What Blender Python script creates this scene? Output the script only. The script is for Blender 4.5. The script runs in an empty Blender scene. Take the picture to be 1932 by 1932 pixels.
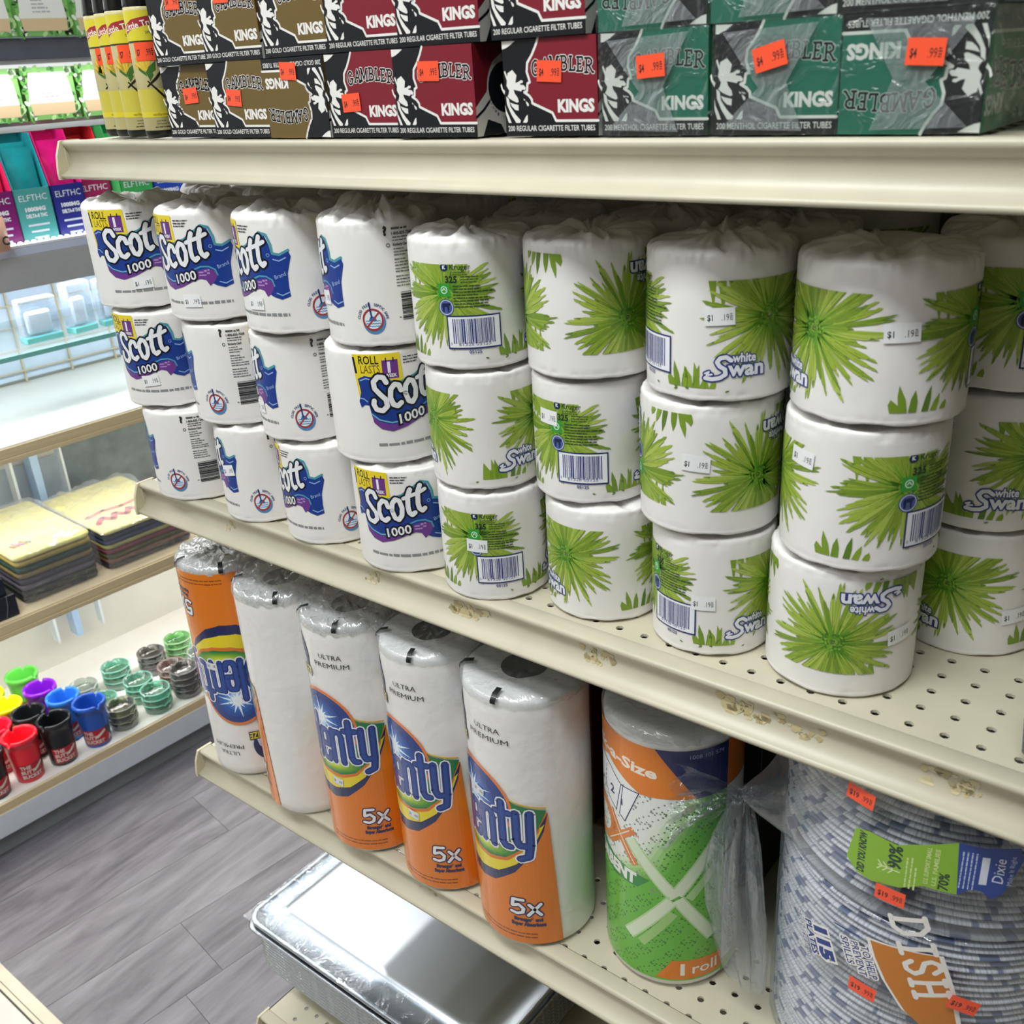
import bpy, bmesh, math, random
from math import pi, sin, cos, radians as rad, atan2, sqrt
from mathutils import Vector, Matrix, noise, geometry

scene = bpy.context.scene
col = scene.collection

# ------------------------------------------------------------------ camera, world, lights, exposure
cam_d = bpy.data.cameras.new('camera'); cam = bpy.data.objects.new('camera', cam_d); col.objects.link(cam)
cam_d.sensor_width = 36.0; cam_d.lens = 1900 / 1932 * 36.0; cam_d.clip_start = .02
cam.matrix_world = (Matrix.Translation((0, -.54, 1.42)) @ Matrix.Rotation(rad(39.736), 4, 'Z')
                    @ Matrix.Rotation(rad(65.824), 4, 'X') @ Matrix.Rotation(rad(-3.591), 4, 'Z'))
scene.camera = cam
cam_d.dof.use_dof = True; cam_d.dof.focus_distance = .92; cam_d.dof.aperture_fstop = 15
w = bpy.data.worlds.new('world'); scene.world = w; w.use_nodes = True
w.node_tree.nodes['Background'].inputs[0].default_value = (.85, .93, 1, 1)
w.node_tree.nodes['Background'].inputs[1].default_value = .35
vs = scene.view_settings
vs.view_transform = 'Standard'; vs.look = 'None'; vs.gamma = 1; vs.exposure = 0.26
vs.use_curve_mapping = False

def area(name, loc, size, power, color=(1, 1, 1), rot=(0, 0, 0)):
    l = bpy.data.lights.new(name, 'AREA'); l.shape = 'RECTANGLE'; l.size, l.size_y = size
    l.energy = power; l.color = color
    o = bpy.data.objects.new(name, l); o.location = loc; o.rotation_euler = rot; col.objects.link(o)
    return o
COOL = (.95, .98, 1.0)
for i, (lx, ly) in enumerate([(-1.45, -.80), (-.30, -.76), (-1.6, .9), (-.6, -2.1), (-.95, -1.35)]):
    area('ceiling_panel_light', (lx, ly, 2.68), (1.15, .30), [8, 24, 7, 7, 10][i], COOL)

# ------------------------------------------------------------------ helpers
def lin(h):
    h = h.lstrip('#'); r = [int(h[i:i + 2], 16) / 255 for i in (0, 2, 4)]
    return tuple(c / 12.92 if c <= .04045 else ((c + .055) / 1.055) ** 2.4 for c in r) + (1,)

MATS = {}
def mat(name, hexc, rough=.5, metal=0., coat=0., spec=.5, var=0., vscale=30., bump=0., bscale=200., emit=0., stretch=None, detail=4., sub=0.):
    if name in MATS: return MATS[name]
    m = bpy.data.materials.new(name); m.use_nodes = True; nt = m.node_tree; b = nt.nodes['Principled BSDF']
    c = lin(hexc); b.inputs['Base Color'].default_value = c
    b.inputs['Roughness'].default_value = rough; b.inputs['Metallic'].default_value = metal
    b.inputs['Coat Weight'].default_value = coat; b.inputs['Specular IOR Level'].default_value = spec
    if sub: b.inputs['Subsurface Weight'].default_value = sub; b.inputs['Subsurface Radius'].default_value = (.01, .01, .01)
    if emit: b.inputs['Emission Color'].default_value = c; b.inputs['Emission Strength'].default_value = emit
    if var or bump:
        tc = nt.nodes.new('ShaderNodeTexCoord'); mp = nt.nodes.new('ShaderNodeMapping')
        nt.links.new(tc.outputs['Object'], mp.inputs[0])
        if stretch: mp.inputs['Scale'].default_value = stretch
        if var:
            n = nt.nodes.new('ShaderNodeTexNoise'); n.inputs['Scale'].default_value = vscale; n.inputs['Detail'].default_value = detail
            nt.links.new(mp.outputs[0], n.inputs['Vector'])
            r = nt.nodes.new('ShaderNodeMapRange'); r.inputs['From Min'].default_value = .3; r.inputs['From Max'].default_value = .7
            r.inputs['To Min'].default_value = 1 - var; r.inputs['To Max'].default_value = 1 + var
            nt.links.new(n.outputs[0], r.inputs[0])
            mx = nt.nodes.new('ShaderNodeVectorMath'); mx.operation = 'SCALE'; mx.inputs[0].default_value = c[:3]
            nt.links.new(r.outputs[0], mx.inputs['Scale']); nt.links.new(mx.outputs[0], b.inputs['Base Color'])
        if bump:
            n2 = nt.nodes.new('ShaderNodeTexNoise'); n2.inputs['Scale'].default_value = bscale; n2.inputs['Detail'].default_value = detail
            nt.links.new(mp.outputs[0], n2.inputs['Vector'])
            bp = nt.nodes.new('ShaderNodeBump'); bp.inputs['Strength'].default_value = bump; bp.inputs['Distance'].default_value = .002
            nt.links.new(n2.outputs[0], bp.inputs['Height']); nt.links.new(bp.outputs[0], b.inputs['Normal'])
    MATS[name] = m; return m

def film(name, tint='#ffffff', alpha=.06, edge=.35, rough=.12, bump=.6, bscale=60., stretch=(1, 1, 1), milk=0.3):
    """thin clear plastic: mostly see-through, glossy at glancing angles, with creases"""
    if name in MATS: return MATS[name]
    m = bpy.data.materials.new(name); m.use_nodes = True; nt = m.node_tree; N = nt.nodes; N.remove(N['Principled BSDF'])
    out = N['Material Output']; tr = N.new('ShaderNodeBsdfTransparent'); tr.inputs[0].default_value = lin(tint)
    gl = N.new('ShaderNodeBsdfGlossy'); gl.inputs['Roughness'].default_value = rough
    df = N.new('ShaderNodeBsdfDiffuse'); df.inputs[0].default_value = (.8, .84, .88, 1)
    m0 = N.new('ShaderNodeMixShader'); m0.inputs[0].default_value = milk
    nt.links.new(gl.outputs[0], m0.inputs[1]); nt.links.new(df.outputs[0], m0.inputs[2])
    lw = N.new('ShaderNodeLayerWeight'); lw.inputs[0].default_value = .35
    mr = N.new('ShaderNodeMapRange'); mr.inputs['To Min'].default_value = alpha; mr.inputs['To Max'].default_value = edge
    nt.links.new(lw.outputs['Facing'], mr.inputs[0])
    mx = N.new('ShaderNodeMixShader'); nt.links.new(mr.outputs[0], mx.inputs[0])
    nt.links.new(tr.outputs[0], mx.inputs[1]); nt.links.new(m0.outputs[0], mx.inputs[2]); nt.links.new(mx.outputs[0], out.inputs[0])
    if bump:
        tc = N.new('ShaderNodeTexCoord'); mp = N.new('ShaderNodeMapping'); mp.inputs['Scale'].default_value = stretch
        n = N.new('ShaderNodeTexNoise'); n.inputs['Scale'].default_value = bscale; n.inputs['Detail'].default_value = 3; n.inputs['Distortion'].default_value = 1.2
        bp = N.new('ShaderNodeBump'); bp.inputs['Strength'].default_value = bump; bp.inputs['Distance'].default_value = .004
        nt.links.new(tc.outputs['Object'], mp.inputs[0]); nt.links.new(mp.outputs[0], n.inputs['Vector'])
        nt.links.new(n.outputs[0], bp.inputs['Height'])
        for s in (gl, df, lw): nt.links.new(bp.outputs[0], s.inputs['Normal'])
    MATS[name] = m; return m

def tag(o, label=None, cat=None, group=None, kind=None):
    if label: o['label'] = label
    if cat: o['category'] = cat
    if group: o['group'] = group
    if kind: o['kind'] = kind
    return o

def empty(name, loc, rz=0, label=None, cat=None, group=None, parent=None):
    o = bpy.data.objects.new(name, None); o.empty_display_size = .02; col.objects.link(o)
    o.location = loc; o.rotation_euler = (0, 0, rz)
    if parent: o.parent = parent
    return tag(o, label, cat, group)

def link(name, me, parent=None, loc=None, rot=None):
    o = bpy.data.objects.new(name, me); col.objects.link(o)
    if parent: o.parent = parent
    if loc: o.location = loc
    if rot: o.rotation_euler = rot
    return o

class MB:
    """collects faces into one mesh"""
    def __init__(s): s.v = []; s.f = []; s.m = []; s.sm = []
    def add(s, vs_, fs, mi=0, smooth=False):
        b = len(s.v); s.v += [tuple(p) for p in vs_]
        for f in fs: s.f.append([b + i for i in f]); s.m.append(mi); s.sm.append(smooth)
        return s
    def box(s, x0, x1, y0, y1, z0, z1, mi=0):
        return s.add([(x0, y0, z0), (x1, y0, z0), (x1, y1, z0), (x0, y1, z0), (x0, y0, z1), (x1, y0, z1), (x1, y1, z1), (x0, y1, z1)],
                     [(0, 3, 2, 1), (4, 5, 6, 7), (0, 1, 5, 4), (1, 2, 6, 5), (2, 3, 7, 6), (3, 0, 4, 7)], mi)
    def grid(s, rows, mi=0, smooth=True, closed=False):
        n = len(rows[0]); vs_ = [p for r in rows for p in r]; fs = []
        for i in range(len(rows) - 1):
            for j in range(n if closed else n - 1):
                k = (j + 1) % n
                fs.append((i * n + j, i * n + k, (i + 1) * n + k, (i + 1) * n + j))
        return s.add(vs_, fs, mi, smooth)
    def lathe(s, prof, seg=48, mi=0, smooth=True, fn=None):
        rows = []
        for (r, z) in prof:
            row = []
            for j in range(seg):
                t = 2 * pi * j / seg
                if fn: r2, z2 = fn(r, z, t)
                else: r2, z2 = r, z
                row.append((r2 * sin(t), -r2 * cos(t), z2))
            rows.append(row)
        return s.grid(rows, mi, smooth, True)
    def tube(s, pts, r, seg=8, mi=0):
        rows = []
        for i, p in enumerate(pts):
            p = Vector(p); q = Vector(pts[min(i + 1, len(pts) - 1)]); o = Vector(pts[max(i - 1, 0)])
            t = (q - o).normalized(); a = t.orthogonal().normalized(); b = t.cross(a)
            rr = r[i] if isinstance(r, (list, tuple)) else r
            rows.append([p + a * (rr * cos(2 * pi * k / seg)) + b * (rr * sin(2 * pi * k / seg)) for k in range(seg)])
        return s.grid(rows, mi, True, True)
    def mesh(s, name, mats, bevel=0, merge=False):
        me = bpy.data.meshes.new(name); me.from_pydata(s.v, [], s.f)
        for m in (mats if isinstance(mats, (list, tuple)) else [mats]): me.materials.append(m)
        me.polygons.foreach_set('material_index', s.m); me.polygons.foreach_set('use_smooth', s.sm)
        if bevel or merge:
            bm = bmesh.new(); bm.from_mesh(me)
            if merge: bmesh.ops.remove_doubles(bm, verts=bm.verts, dist=1e-6)
            if bevel:
                bmesh.ops.bevel(bm, geom=[e for e in bm.edges if e.is_manifold and e.calc_face_angle(0) > .5], offset=bevel, segments=2, affect='EDGES', profile=.5)
            bm.to_mesh(me); bm.free()
        me.update(); return me
    def obj(s, name, mats, parent=None, bevel=0, merge=False, loc=None, rot=None):
        return link(name, s.mesh(name, mats, bevel, merge), parent, loc, rot)

# ------------------------------------------------------------------ flat print: shapes and lettering laid on a surface
_TX = {}
def glyphs(s, bold):
    k = (s, bold)
    if k not in _TX:
        c = bpy.data.curves.new('t', 'FONT'); c.body = s; c.size = 1; c.resolution_u = 2; c.offset = bold
        o = bpy.data.objects.new('t', c); col.objects.link(o)
        me = o.to_mesh(); me.calc_loop_triangles()
        vs_ = [(v.co.x, v.co.y) for v in me.vertices]; ts = [tuple(t.vertices) for t in me.loop_triangles]
        o.to_mesh_clear(); bpy.data.objects.remove(o); bpy.data.curves.remove(c)
        xs = [p[0] for p in vs_] or [0, 1]; ys = [p[1] for p in vs_] or [0, 1]
        _TX[k] = (vs_, ts, min(xs), max(xs), min(ys), max(ys))
    return _TX[k]

class Art:
    def __init__(s): s.t = []                       # (p, q, r, colour, level)
    def tri(s, p, q, r, c, l): s.t.append((p, q, r, c, l))
    def poly(s, pts, c, l=1, holes=()):
        loops = [[Vector((x, y, 0)) for x, y in pts]] + [[Vector((x, y, 0)) for x, y in h] for h in holes]
        flat = [p for lp in loops for p in lp]
        for a, b, d in geometry.tessellate_polygon(loops): s.tri(*[(flat[i].x, flat[i].y) for i in (a, b, d)], c, l)
        return s
    def rect(s, x0, y0, x1, y1, c, l=1): return s.poly([(x0, y0), (x1, y0), (x1, y1), (x0, y1)], c, l)
    def ell(s, cx, cy, rx, ry, c, l=1, n=28, rot=0):
        return s.poly([(cx + rx * cos(t) * cos(rot) - ry * sin(t) * sin(rot), cy + rx * cos(t) * sin(rot) + ry * sin(t) * cos(rot)) for t in [2 * pi * k / n for k in range(n)]], c, l)
    def ring(s, cx, cy, r, w_, c, l=1, n=36, a0=0, a1=2 * pi):
        return s.stroke([(cx + r * cos(a0 + (a1 - a0) * k / n), cy + r * sin(a0 + (a1 - a0) * k / n)) for k in range(n + 1)], w_, c, l, caps=False)
    def stroke(s, pts, w_, c, l=1, caps=True, closed=False):
        if closed: pts = list(pts) + [pts[0]]
        for i in range(len(pts) - 1):
            (x0, y0), (x1, y1) = pts[i], pts[i + 1]; dx, dy = x1 - x0, y1 - y0; L = sqrt(dx * dx + dy * dy) or 1e-9
            wa = (w_[i] if isinstance(w_, (list, tuple)) else w_) / 2; wb = (w_[i + 1] if isinstance(w_, (list, tuple)) else w_) / 2
            nx, ny = -dy / L, dx / L
            a, b, d, e = (x0 + nx * wa, y0 + ny * wa), (x0 - nx * wa, y0 - ny * wa), (x1 - nx * wb, y1 - ny * wb), (x1 + nx * wb, y1 + ny * wb)
            s.tri(a, b, d, c, l); s.tri(a, d, e, c, l)
            if i or caps: s.ell(x0, y0, wa, wa, c, l, 8)
        if caps: s.ell(pts[-1][0], pts[-1][1], wb, wb, c, l, 8)
        return s
    def text(s, t, x, y, h, c, l=1, width=None, bold=0., shear=0., rot=0., align='L', ref='H'):
        """cap height h, lower left (or centre / right) at x, y; width squeezes the line"""
        vs_, ts = glyphs(t, bold)[:2]; x0, x1 = glyphs(t, 0.)[2:4]; cap = glyphs(ref, 0.); k = h / (cap[5] - cap[4])
        kx = (width / (x1 - x0)) if width else k; W = (x1 - x0) * kx
        off = {'L': 0, 'C': -W / 2, 'R': -W}[align]; P = []
        for px, py in vs_:
            u = (px - x0) * kx + off + shear * py * k; v = (py - cap[4]) * k
            P.append((x + u * cos(rot) - v * sin(rot), y + u * sin(rot) + v * cos(rot)))
        for a, b, d in ts: s.tri(P[a], P[b], P[d], c, l)
        return s
    def lines(s, x0, y0, x1, n, dy, h, c, l=1, seed=0, ragged=True, slope=0):
        """rows of print too fine to read"""
        R_ = random.Random(seed)
        for i in range(n):
            x = x0; y = y0 - i * dy; e = x1 - (R_.random() * .45 * (x1 - x0) if ragged else 0)
            while x < e:
                ww = h * R_.uniform(1.2, 4.5); x2 = min(x + ww, e); q = slope * (x - x0)
                s.rect(x, y + q, x2, y + q + h * R_.uniform(.7, 1), c, l); x = x2 + h * .45
        return s
    def barcode(s, x0, y0, x1, y1, c, l=1, seed=1, n=30):
        R_ = random.Random(seed); x = x0; unit = (x1 - x0) / (n * 3.4)
        while x < x1 - unit:
            b = R_.choice([1, 1, 2, 3]) * unit; s.rect(x, y0, min(x + b, x1), y1, c, l); x += b + R_.choice([1, 1, 2]) * unit
        return s
    def put(s, other, dx=0, dy=0, dl=0, k=1., flip=False):
        for p, q, r, c, l in other.t:
            f = (lambda a: (dx - a[0] * k, dy - a[1] * k)) if flip else (lambda a: (dx + a[0] * k, dy + a[1] * k))
            s.t.append((f(p), f(q), f(r), c, l + dl))
        return s
    def tf(s, fn):
        s.t = [(fn(p), fn(q), fn(r), c, l) for p, q, r, c, l in s.t]; return s
    def mesh(s, name, mapf, step=0., clip=None, vstep=0., rough=.35, coat=0.):
        names = sorted({t[3] for t in s.t}); bm = bmesh.new()
        for p, q, r, c, l in s.t:
            if (q[0] - p[0]) * (r[1] - p[1]) - (q[1] - p[1]) * (r[0] - p[0]) < 0: q, r = r, q
            try: f = bm.faces.new([bm.verts.new((a[0], a[1], l)) for a in (p, q, r)])
            except ValueError: continue
            f.material_index = names.index(c)
        def cut(co, no, outer=False):
            if outer: bmesh.ops.bisect_plane(bm, geom=bm.verts[:] + bm.edges[:] + bm.faces[:], plane_co=co, plane_no=no, dist=1e-8, clear_outer=True)
            else:
                ax = 0 if no[0] else 1; fs = [f for f in bm.faces if min(v.co[ax] for v in f.verts) < co[ax] - 1e-7 and max(v.co[ax] for v in f.verts) > co[ax] + 1e-7]
                if not fs: return
                g = set(fs); [g.update(f.edges) or g.update(f.verts) for f in fs]
                bmesh.ops.bisect_plane(bm, geom=list(g), plane_co=co, plane_no=no, dist=1e-8)
        if clip:
            x0, y0, x1, y1 = clip
            if x0 is not None: cut((x0, 0, 0), (-1, 0, 0), True)
            if x1 is not None: cut((x1, 0, 0), (1, 0, 0), True)
            if y0 is not None: cut((0, y0, 0), (0, -1, 0), True)
            if y1 is not None: cut((0, y1, 0), (0, 1, 0), True)
        if step and bm.verts:
            lo = min(v.co.x for v in bm.verts); hi = max(v.co.x for v in bm.verts)
            for k in range(1, int((hi - lo) / step) + 1): cut((lo + k * step, 0, 0), (1, 0, 0))
        if vstep and bm.verts:
            lo = min(v.co.y for v in bm.verts); hi = max(v.co.y for v in bm.verts)
            for k in range(1, int((hi - lo) / vstep) + 1): cut((0, lo + k * vstep, 0), (0, 1, 0))
        for v in bm.verts: v.co = mapf(v.co.x, v.co.y, v.co.z)
        me = bpy.data.meshes.new(name); bm.to_mesh(me); bm.free()
        for c in names: me.materials.append(mat('ink_' + c.lstrip('#') + ('_gloss' if coat else ''), c, rough, coat=coat))
        return me

LV = .00004
def on_cyl(R, base=.00025):
    def f(u, v, l):
        r = R + base + l * LV; t = u / R
        return (r * sin(t), -r * cos(t), v)
    return f
def on_front(y, base=.0003): return lambda u, v, l: (u, y - base - l * LV, v)
def on_right(x, base=.0003): return lambda u, v, l: (x + base + l * LV, u, v)
def on_left(x, base=.0003): return lambda u, v, l: (x - base - l * LV, -u, v)
def on_top(z, base=.0003): return lambda u, v, l: (u, v, z + base + l * LV)

def price_art(bg, amount, W=.017, H=.0115, ink='#20242a'):
    a = Art(); a.rect(-W / 2, -H / 2, W / 2, H / 2, bg, 0)
    a.text(amount[0], -W * .40, -H * .22, H * .33, ink, 1, bold=.02, width=W * .17 * (len(amount[0]) - 1 if len(amount[0]) > 2 else 1))
    a.text(amount[1], W * .06, -H * .22, H * .36, ink, 1, width=W * .24)
    a.lines(W * .33, H * .10, W * .42, 4, H * .1, H * .06, ink, 1, 3, False)
    return a
def rot_art(a, ang):
    return a.tf(lambda p: (p[0] * cos(ang) - p[1] * sin(ang), p[0] * sin(ang) + p[1] * cos(ang)))

# ------------------------------------------------------------------ room shell
BEIGE = mat('shelf_enamel', '#c5bfa8', rough=.38, var=.04, vscale=25, bump=.04, bscale=600)
WHITEWALL = mat('wall_paint', '#e4e4e0', rough=.8, var=.02, vscale=8)
def slab(name, x0, x1, y0, y1, z0, z1, m):
    return tag(MB().box(x0, x1, y0, y1, z0, z1).obj(name, m), kind='structure')
floor = slab('floor', -2.6, 1.7, -2.7, 2.7, -.06, -.004, mat('subfloor', '#6d6a68', rough=.9, var=.1))
slab('ceiling', -2.6, 1.7, -2.7, 2.7, 2.75, 2.8, mat('ceiling_white', '#ecebe6', rough=.9, var=.02))
slab('wall_left', -2.62, -2.55, -2.7, 2.7, 0, 2.75, WHITEWALL)
slab('wall_right', 1.65, 1.7, -2.7, 2.7, 0, 2.75, mat('stocked_wall_grey', '#6b6660', rough=.8, var=.08))
slab('wall_back', -2.55, 1.65, 2.65, 2.7, 0, 2.75, WHITEWALL)
slab('wall_front', -2.55, 1.65, -2.7, -2.65, 0, 2.75, mat('stocked_wall_tan', '#8d867a', rough=.8, var=.08))

def clip_poly(P, nx, ny, c):                      # keep nx*x+ny*y >= c
    out = []
    for i in range(len(P)):
        a, b = P[i], P[(i + 1) % len(P)]; da = nx * a[0] + ny * a[1] - c; db = nx * b[0] + ny * b[1] - c
        if da >= 0: out.append(a)
        if da * db < 0: t = da / (da - db); out.append((a[0] + t * (b[0] - a[0]), a[1] + t * (b[1] - a[1])))
    return out
def prism(P, z0, z1):
    n = len(P); mb = MB()
    mb.add([(x, y, z0) for x, y in P] + [(x, y, z1) for x, y in P], [tuple(range(n, 2 * n))] + [(i, (i + 1) % n, n + (i + 1) % n, n + i) for i in range(n)])
    return mb

def plank_mat():
    m = bpy.data.materials.new('grey_laminate'); m.use_nodes = True; nt = m.node_tree; N = nt.nodes; b = N['Principled BSDF']; L = nt.links.new
    tc = N.new('ShaderNodeTexCoord'); mp = N.new('ShaderNodeMapping'); mp.inputs['Rotation'].default_value = (0, 0, rad(7.6)); mp.inputs['Scale'].default_value = (11, 1.7, 1)
    oi = N.new('ShaderNodeObjectInfo'); ad = N.new('ShaderNodeVectorMath'); ad.operation = 'ADD'; L(tc.outputs['Object'], mp.inputs[0])
    sc = N.new('ShaderNodeVectorMath'); sc.operation = 'SCALE'; sc.inputs[0].default_value = (37, 11, 5); L(oi.outputs['Random'], sc.inputs['Scale'])
    L(mp.outputs[0], ad.inputs[0]); L(sc.outputs[0], ad.inputs[1])
    n1 = N.new('ShaderNodeTexNoise'); n1.inputs['Scale'].default_value = 1.3; n1.inputs['Detail'].default_value = 7; n1.inputs['Roughness'].default_value = .62; n1.inputs['Distortion'].default_value = .9
    L(ad.outputs[0], n1.inputs['Vector'])
    n2 = N.new('ShaderNodeTexNoise'); n2.inputs['Scale'].default_value = 7; n2.inputs['Detail'].default_value = 5; L(ad.outputs[0], n2.inputs['Vector'])
    mx = N.new('ShaderNodeMath'); mx.operation = 'MULTIPLY_ADD'; mx.inputs[1].default_value = .3; L(n2.outputs[0], mx.inputs[0]); L(n1.outputs[0], mx.inputs[2])
    r2 = N.new('ShaderNodeMath'); r2.operation = 'MULTIPLY_ADD'; r2.inputs[1].default_value = .05; r2.inputs[2].default_value = -.025; L(oi.outputs['Random'], r2.inputs[0])
    sm = N.new('ShaderNodeMath'); L(mx.outputs[0], sm.inputs[0]); L(r2.outputs[0], sm.inputs[1])
    cr = N.new('ShaderNodeValToRGB'); e = cr.color_ramp.elements
    e[0].position = .42; e[0].color = lin('#454248'); e[1].position = .82; e[1].color = lin('#7e7c81')
    k = cr.color_ramp.elements.new(.58); k.color = lin('#625f65')
    L(sm.outputs[0], cr.inputs[0]); L(cr.outputs[0], b.inputs['Base Color']); b.inputs['Roughness'].default_value = .42
    bp = N.new('ShaderNodeBump'); bp.inputs['Strength'].default_value = .12; bp.inputs['Distance'].default_value = .002; L(n2.outputs[0], bp.inputs['Height']); L(bp.outputs[0], b.inputs['Normal'])
    return m
PLANK = plank_mat()
PA = Vector((.13, .9915)); PN = Vector((.9915, -.13)); P0 = Vector((-1.594, -.13))
R1 = random.Random(4)
for i in range(-4, 12):
    s = -1.2 + R1.random() * .6
    if i == 0: s = -.46                                              # the butt joint one can see in the aisle
    while s < 2.4:
        e = s + .92; g = .0004; w0, w1 = (i - 1) * .155 + g, i * .155 - g
        P = [tuple(P0 + PN * a + PA * b) for a, b in ((w0, s + g), (w1, s + g), (w1, e - g), (w0, e - g))]
        P = clip_poly(P, 0, 1, -.128)
        if len(P) >= 3 and max(p[1] for p in P) > -.1 and min(p[1] for p in P) < 1.9:
            prism(P, -.004, 0).obj('plank', PLANK, floor)
        s = e
TILE = mat('floor_tile_stone', '#c9c6bd', rough=.35, var=.06, vscale=14, detail=8)
for ix in range(-8, 4):
    for iy in range(0, 4):
        x, y = -.02 + ix * .305, -.157 - iy * .305
        MB().box(x + .002, x + .303, y - .303, y - .002, -.004, .0015).obj('tile', TILE, floor, bevel=.001)
tag(MB().box(-2.55, 1.6, -.157, -.149, -.004, .004).box(-2.55, 1.6, -.149, -.129, -.004, .0055).obj('trim_1', mat('threshold_strip', '#b9b2a0', rough=.35, metal=.3, var=.05), bevel=.001), kind='structure')

# ------------------------------------------------------------------ gondola shelving
XL, XR, YB = -.983, .36, .41
unit = empty('shelving_unit', (-.3, .2, 0), label='beige steel gondola shelving with perforated shelves and price rails, holding the paper goods', cat='shelving')
def under(o, root):
    o.parent = root; o.location = Vector(o.location) - Vector(root.location); return o
RAIL = [(.016, 0), (.0145, .0009), (.002, .0011), (-.0006, .0004), (-.0018, -.0016), (-.001, -.004), (.0022, -.008), (.0035, -.014), (.0028, -.020), (-.001, -.0255), (-.0065, -.0285), (-.009, -.0295), (-.009, -.0325), (-.004, -.0335), (.005, -.031), (.006, -.004)]
def deck_mesh(zt, ys, x_ph, holes_rows=5):
    mb = MB(); p = .0221; hr = .0033; t = .0022
    y0 = ys - p / 2; k0 = math.ceil((XL + .02 - (x_ph - p / 2)) / p); k1 = math.floor((XR - .02 - (x_ph - p / 2)) / p)
    xa, xb = x_ph - p / 2 + k0 * p, x_ph - p / 2 + k1 * p; y1 = y0 + holes_rows * p
    for (a, b, c, d) in ((XL, XR, .012, y0), (XL, XR, y1, YB), (XL, xa, y0, y1), (xb, XR, y0, y1)):
        mb.add([(a, c, zt), (b, c, zt), (b, d, zt), (a, d, zt)], [(0, 1, 2, 3)])
    for k in range(k1 - k0):
        for r in range(holes_rows):
            cx, cy = xa + (k + .5) * p, y0 + (r + .5) * p; h = p / 2
            sq = [(cx - h, cy - h), (cx, cy - h), (cx + h, cy - h), (cx + h, cy), (cx + h, cy + h), (cx, cy + h), (cx - h, cy + h), (cx - h, cy)]
            ci = [(cx + hr * cos(rad(225 + 45 * q)), cy + hr * sin(rad(225 + 45 * q))) for q in range(8)]
            mb.add([(x, y, zt) for x, y in sq] + [(x, y, zt) for x, y in ci] + [(x, y, zt - t) for x, y in ci],
                   [(q, (q + 1) % 8, 8 + (q + 1) % 8, 8 + q) for q in range(8)] + [(8 + q, 8 + (q + 1) % 8, 16 + (q + 1) % 8, 16 + q) for q in range(8)])
            mb.add([(x, y, zt - t) for x, y in sq] + [(x, y, zt - t) for x, y in ci], [(q, 8 + q, 8 + (q + 1) % 8, (q + 1) % 8) for q in range(8)])
    for (a, b, c, d) in ((XL, XR, .012, y0), (XL, XR, y1, YB), (XL, xa, y0, y1), (xb, XR, y0, y1)):
        mb.add([(a, c, zt - t), (b, c, zt - t), (b, d, zt - t), (a, d, zt - t)], [(3, 2, 1, 0)])
    mb.box(XL, XL + .0015, .0, YB, zt - .032, zt); mb.box(XR - .0015, XR, .0, YB, zt - .032, zt)
    return mb
def rail(zt, parent):
    mb = MB(); n = len(RAIL)
    for x in (XL, XR): mb.v += [(x, y, zt + z) for y, z in RAIL]
    mb.f = [[i, (i + 1) % n, n + (i + 1) % n, n + i] for i in range(n)] + [list(range(n))[::-1], list(range(n, 2 * n))]
    mb.m = [0] * len(mb.f); mb.sm = [True] * n + [False] * 2
    mb.obj('price_rail', BEIGE, parent)
    cap = [(-.0105, -.034), (-.011, -.028), (-.0085, -.012), (-.003, .0008), (-.001, .0014), (.012, .0014), (.018, .0012), (.018, -.034)]
    c = MB(); m = len(cap)
    for x in (XL - .003, XL + .0006): c.v += [(x, y, zt + z) for y, z in cap]
    c.f = [[i, (i + 1) % m, m + (i + 1) % m, m + i] for i in range(m)] + [list(range(m))[::-1], list(range(m, 2 * m))]; c.m = [0] * len(c.f); c.sm = [False] * len(c.f)
    c.obj('end_cap', mat('end_cap_beige', '#cfc7a8', rough=.4, var=.04), parent)
PROF = sorted([(z, y) for y, z in RAIL[5:10]])
def on_rail(zt):
    def f(u, v, l):
        for (z0, y0), (z1, y1) in zip(PROF, PROF[1:]):
            if z0 <= v <= z1 + 1e-9: return (u, y0 + (y1 - y0) * (v - z0) / (z1 - z0) - .0003 - l * LV, zt + v)
        return (u, .0018, zt + v)
    return f
def curved_residue(zt, spots, parent, seed):
    R_ = random.Random(seed)
    for x, ww, hh, dense in spots:
        a = Art()
        for _ in range(dense * 2):
            q = x + R_.uniform(-ww, ww); z = R_.uniform(-.0205, -.0075); k = R_.uniform(.15, .8); n = 11
            a.poly([(q + ww * .36 * k * cos(t) * R_.uniform(.45, 1.15), max(-.0215, min(-.0045, z + hh * 1.25 * k * sin(t) * R_.uniform(.45, 1.2)))) for t in [2 * pi * j / n for j in range(n)]],
                   R_.choice(['#c2b58c', '#bfb186', '#b9aa7c', '#a3966f', '#c7bb96']), R_.choice([1, 2]))
        link('tape_residue', a.mesh('tape_residue', on_rail(zt), vstep=.002), parent)
SHELVES = {}
for nm, zt, ys, ph in (('top', 1.372, .027, -.105), ('mid', 1.014, .027, -.105), ('low', .65, .0158, -.298), ('base', .175, .027, -.96)):
    d = under(deck_mesh(zt, ys, ph).obj('shelf', BEIGE), unit); SHELVES[nm] = d
    rail(zt, d)
for nm, zt, sp in (('mid', 1.014, [(-.83, .012, .004, 5), (-.62, .010, .004, 6), (-.505, .02, .005, 9), (-.375, .014, .005, 8), (-.255, .018, .006, 12), (-.215, .02, .004, 6), (-.115, .02, .006, 9)]),
                   ('low', .65, [(-.60, .02, .004, 4)])):
    curved_residue(zt, sp, SHELVES[nm], 5)
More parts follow.
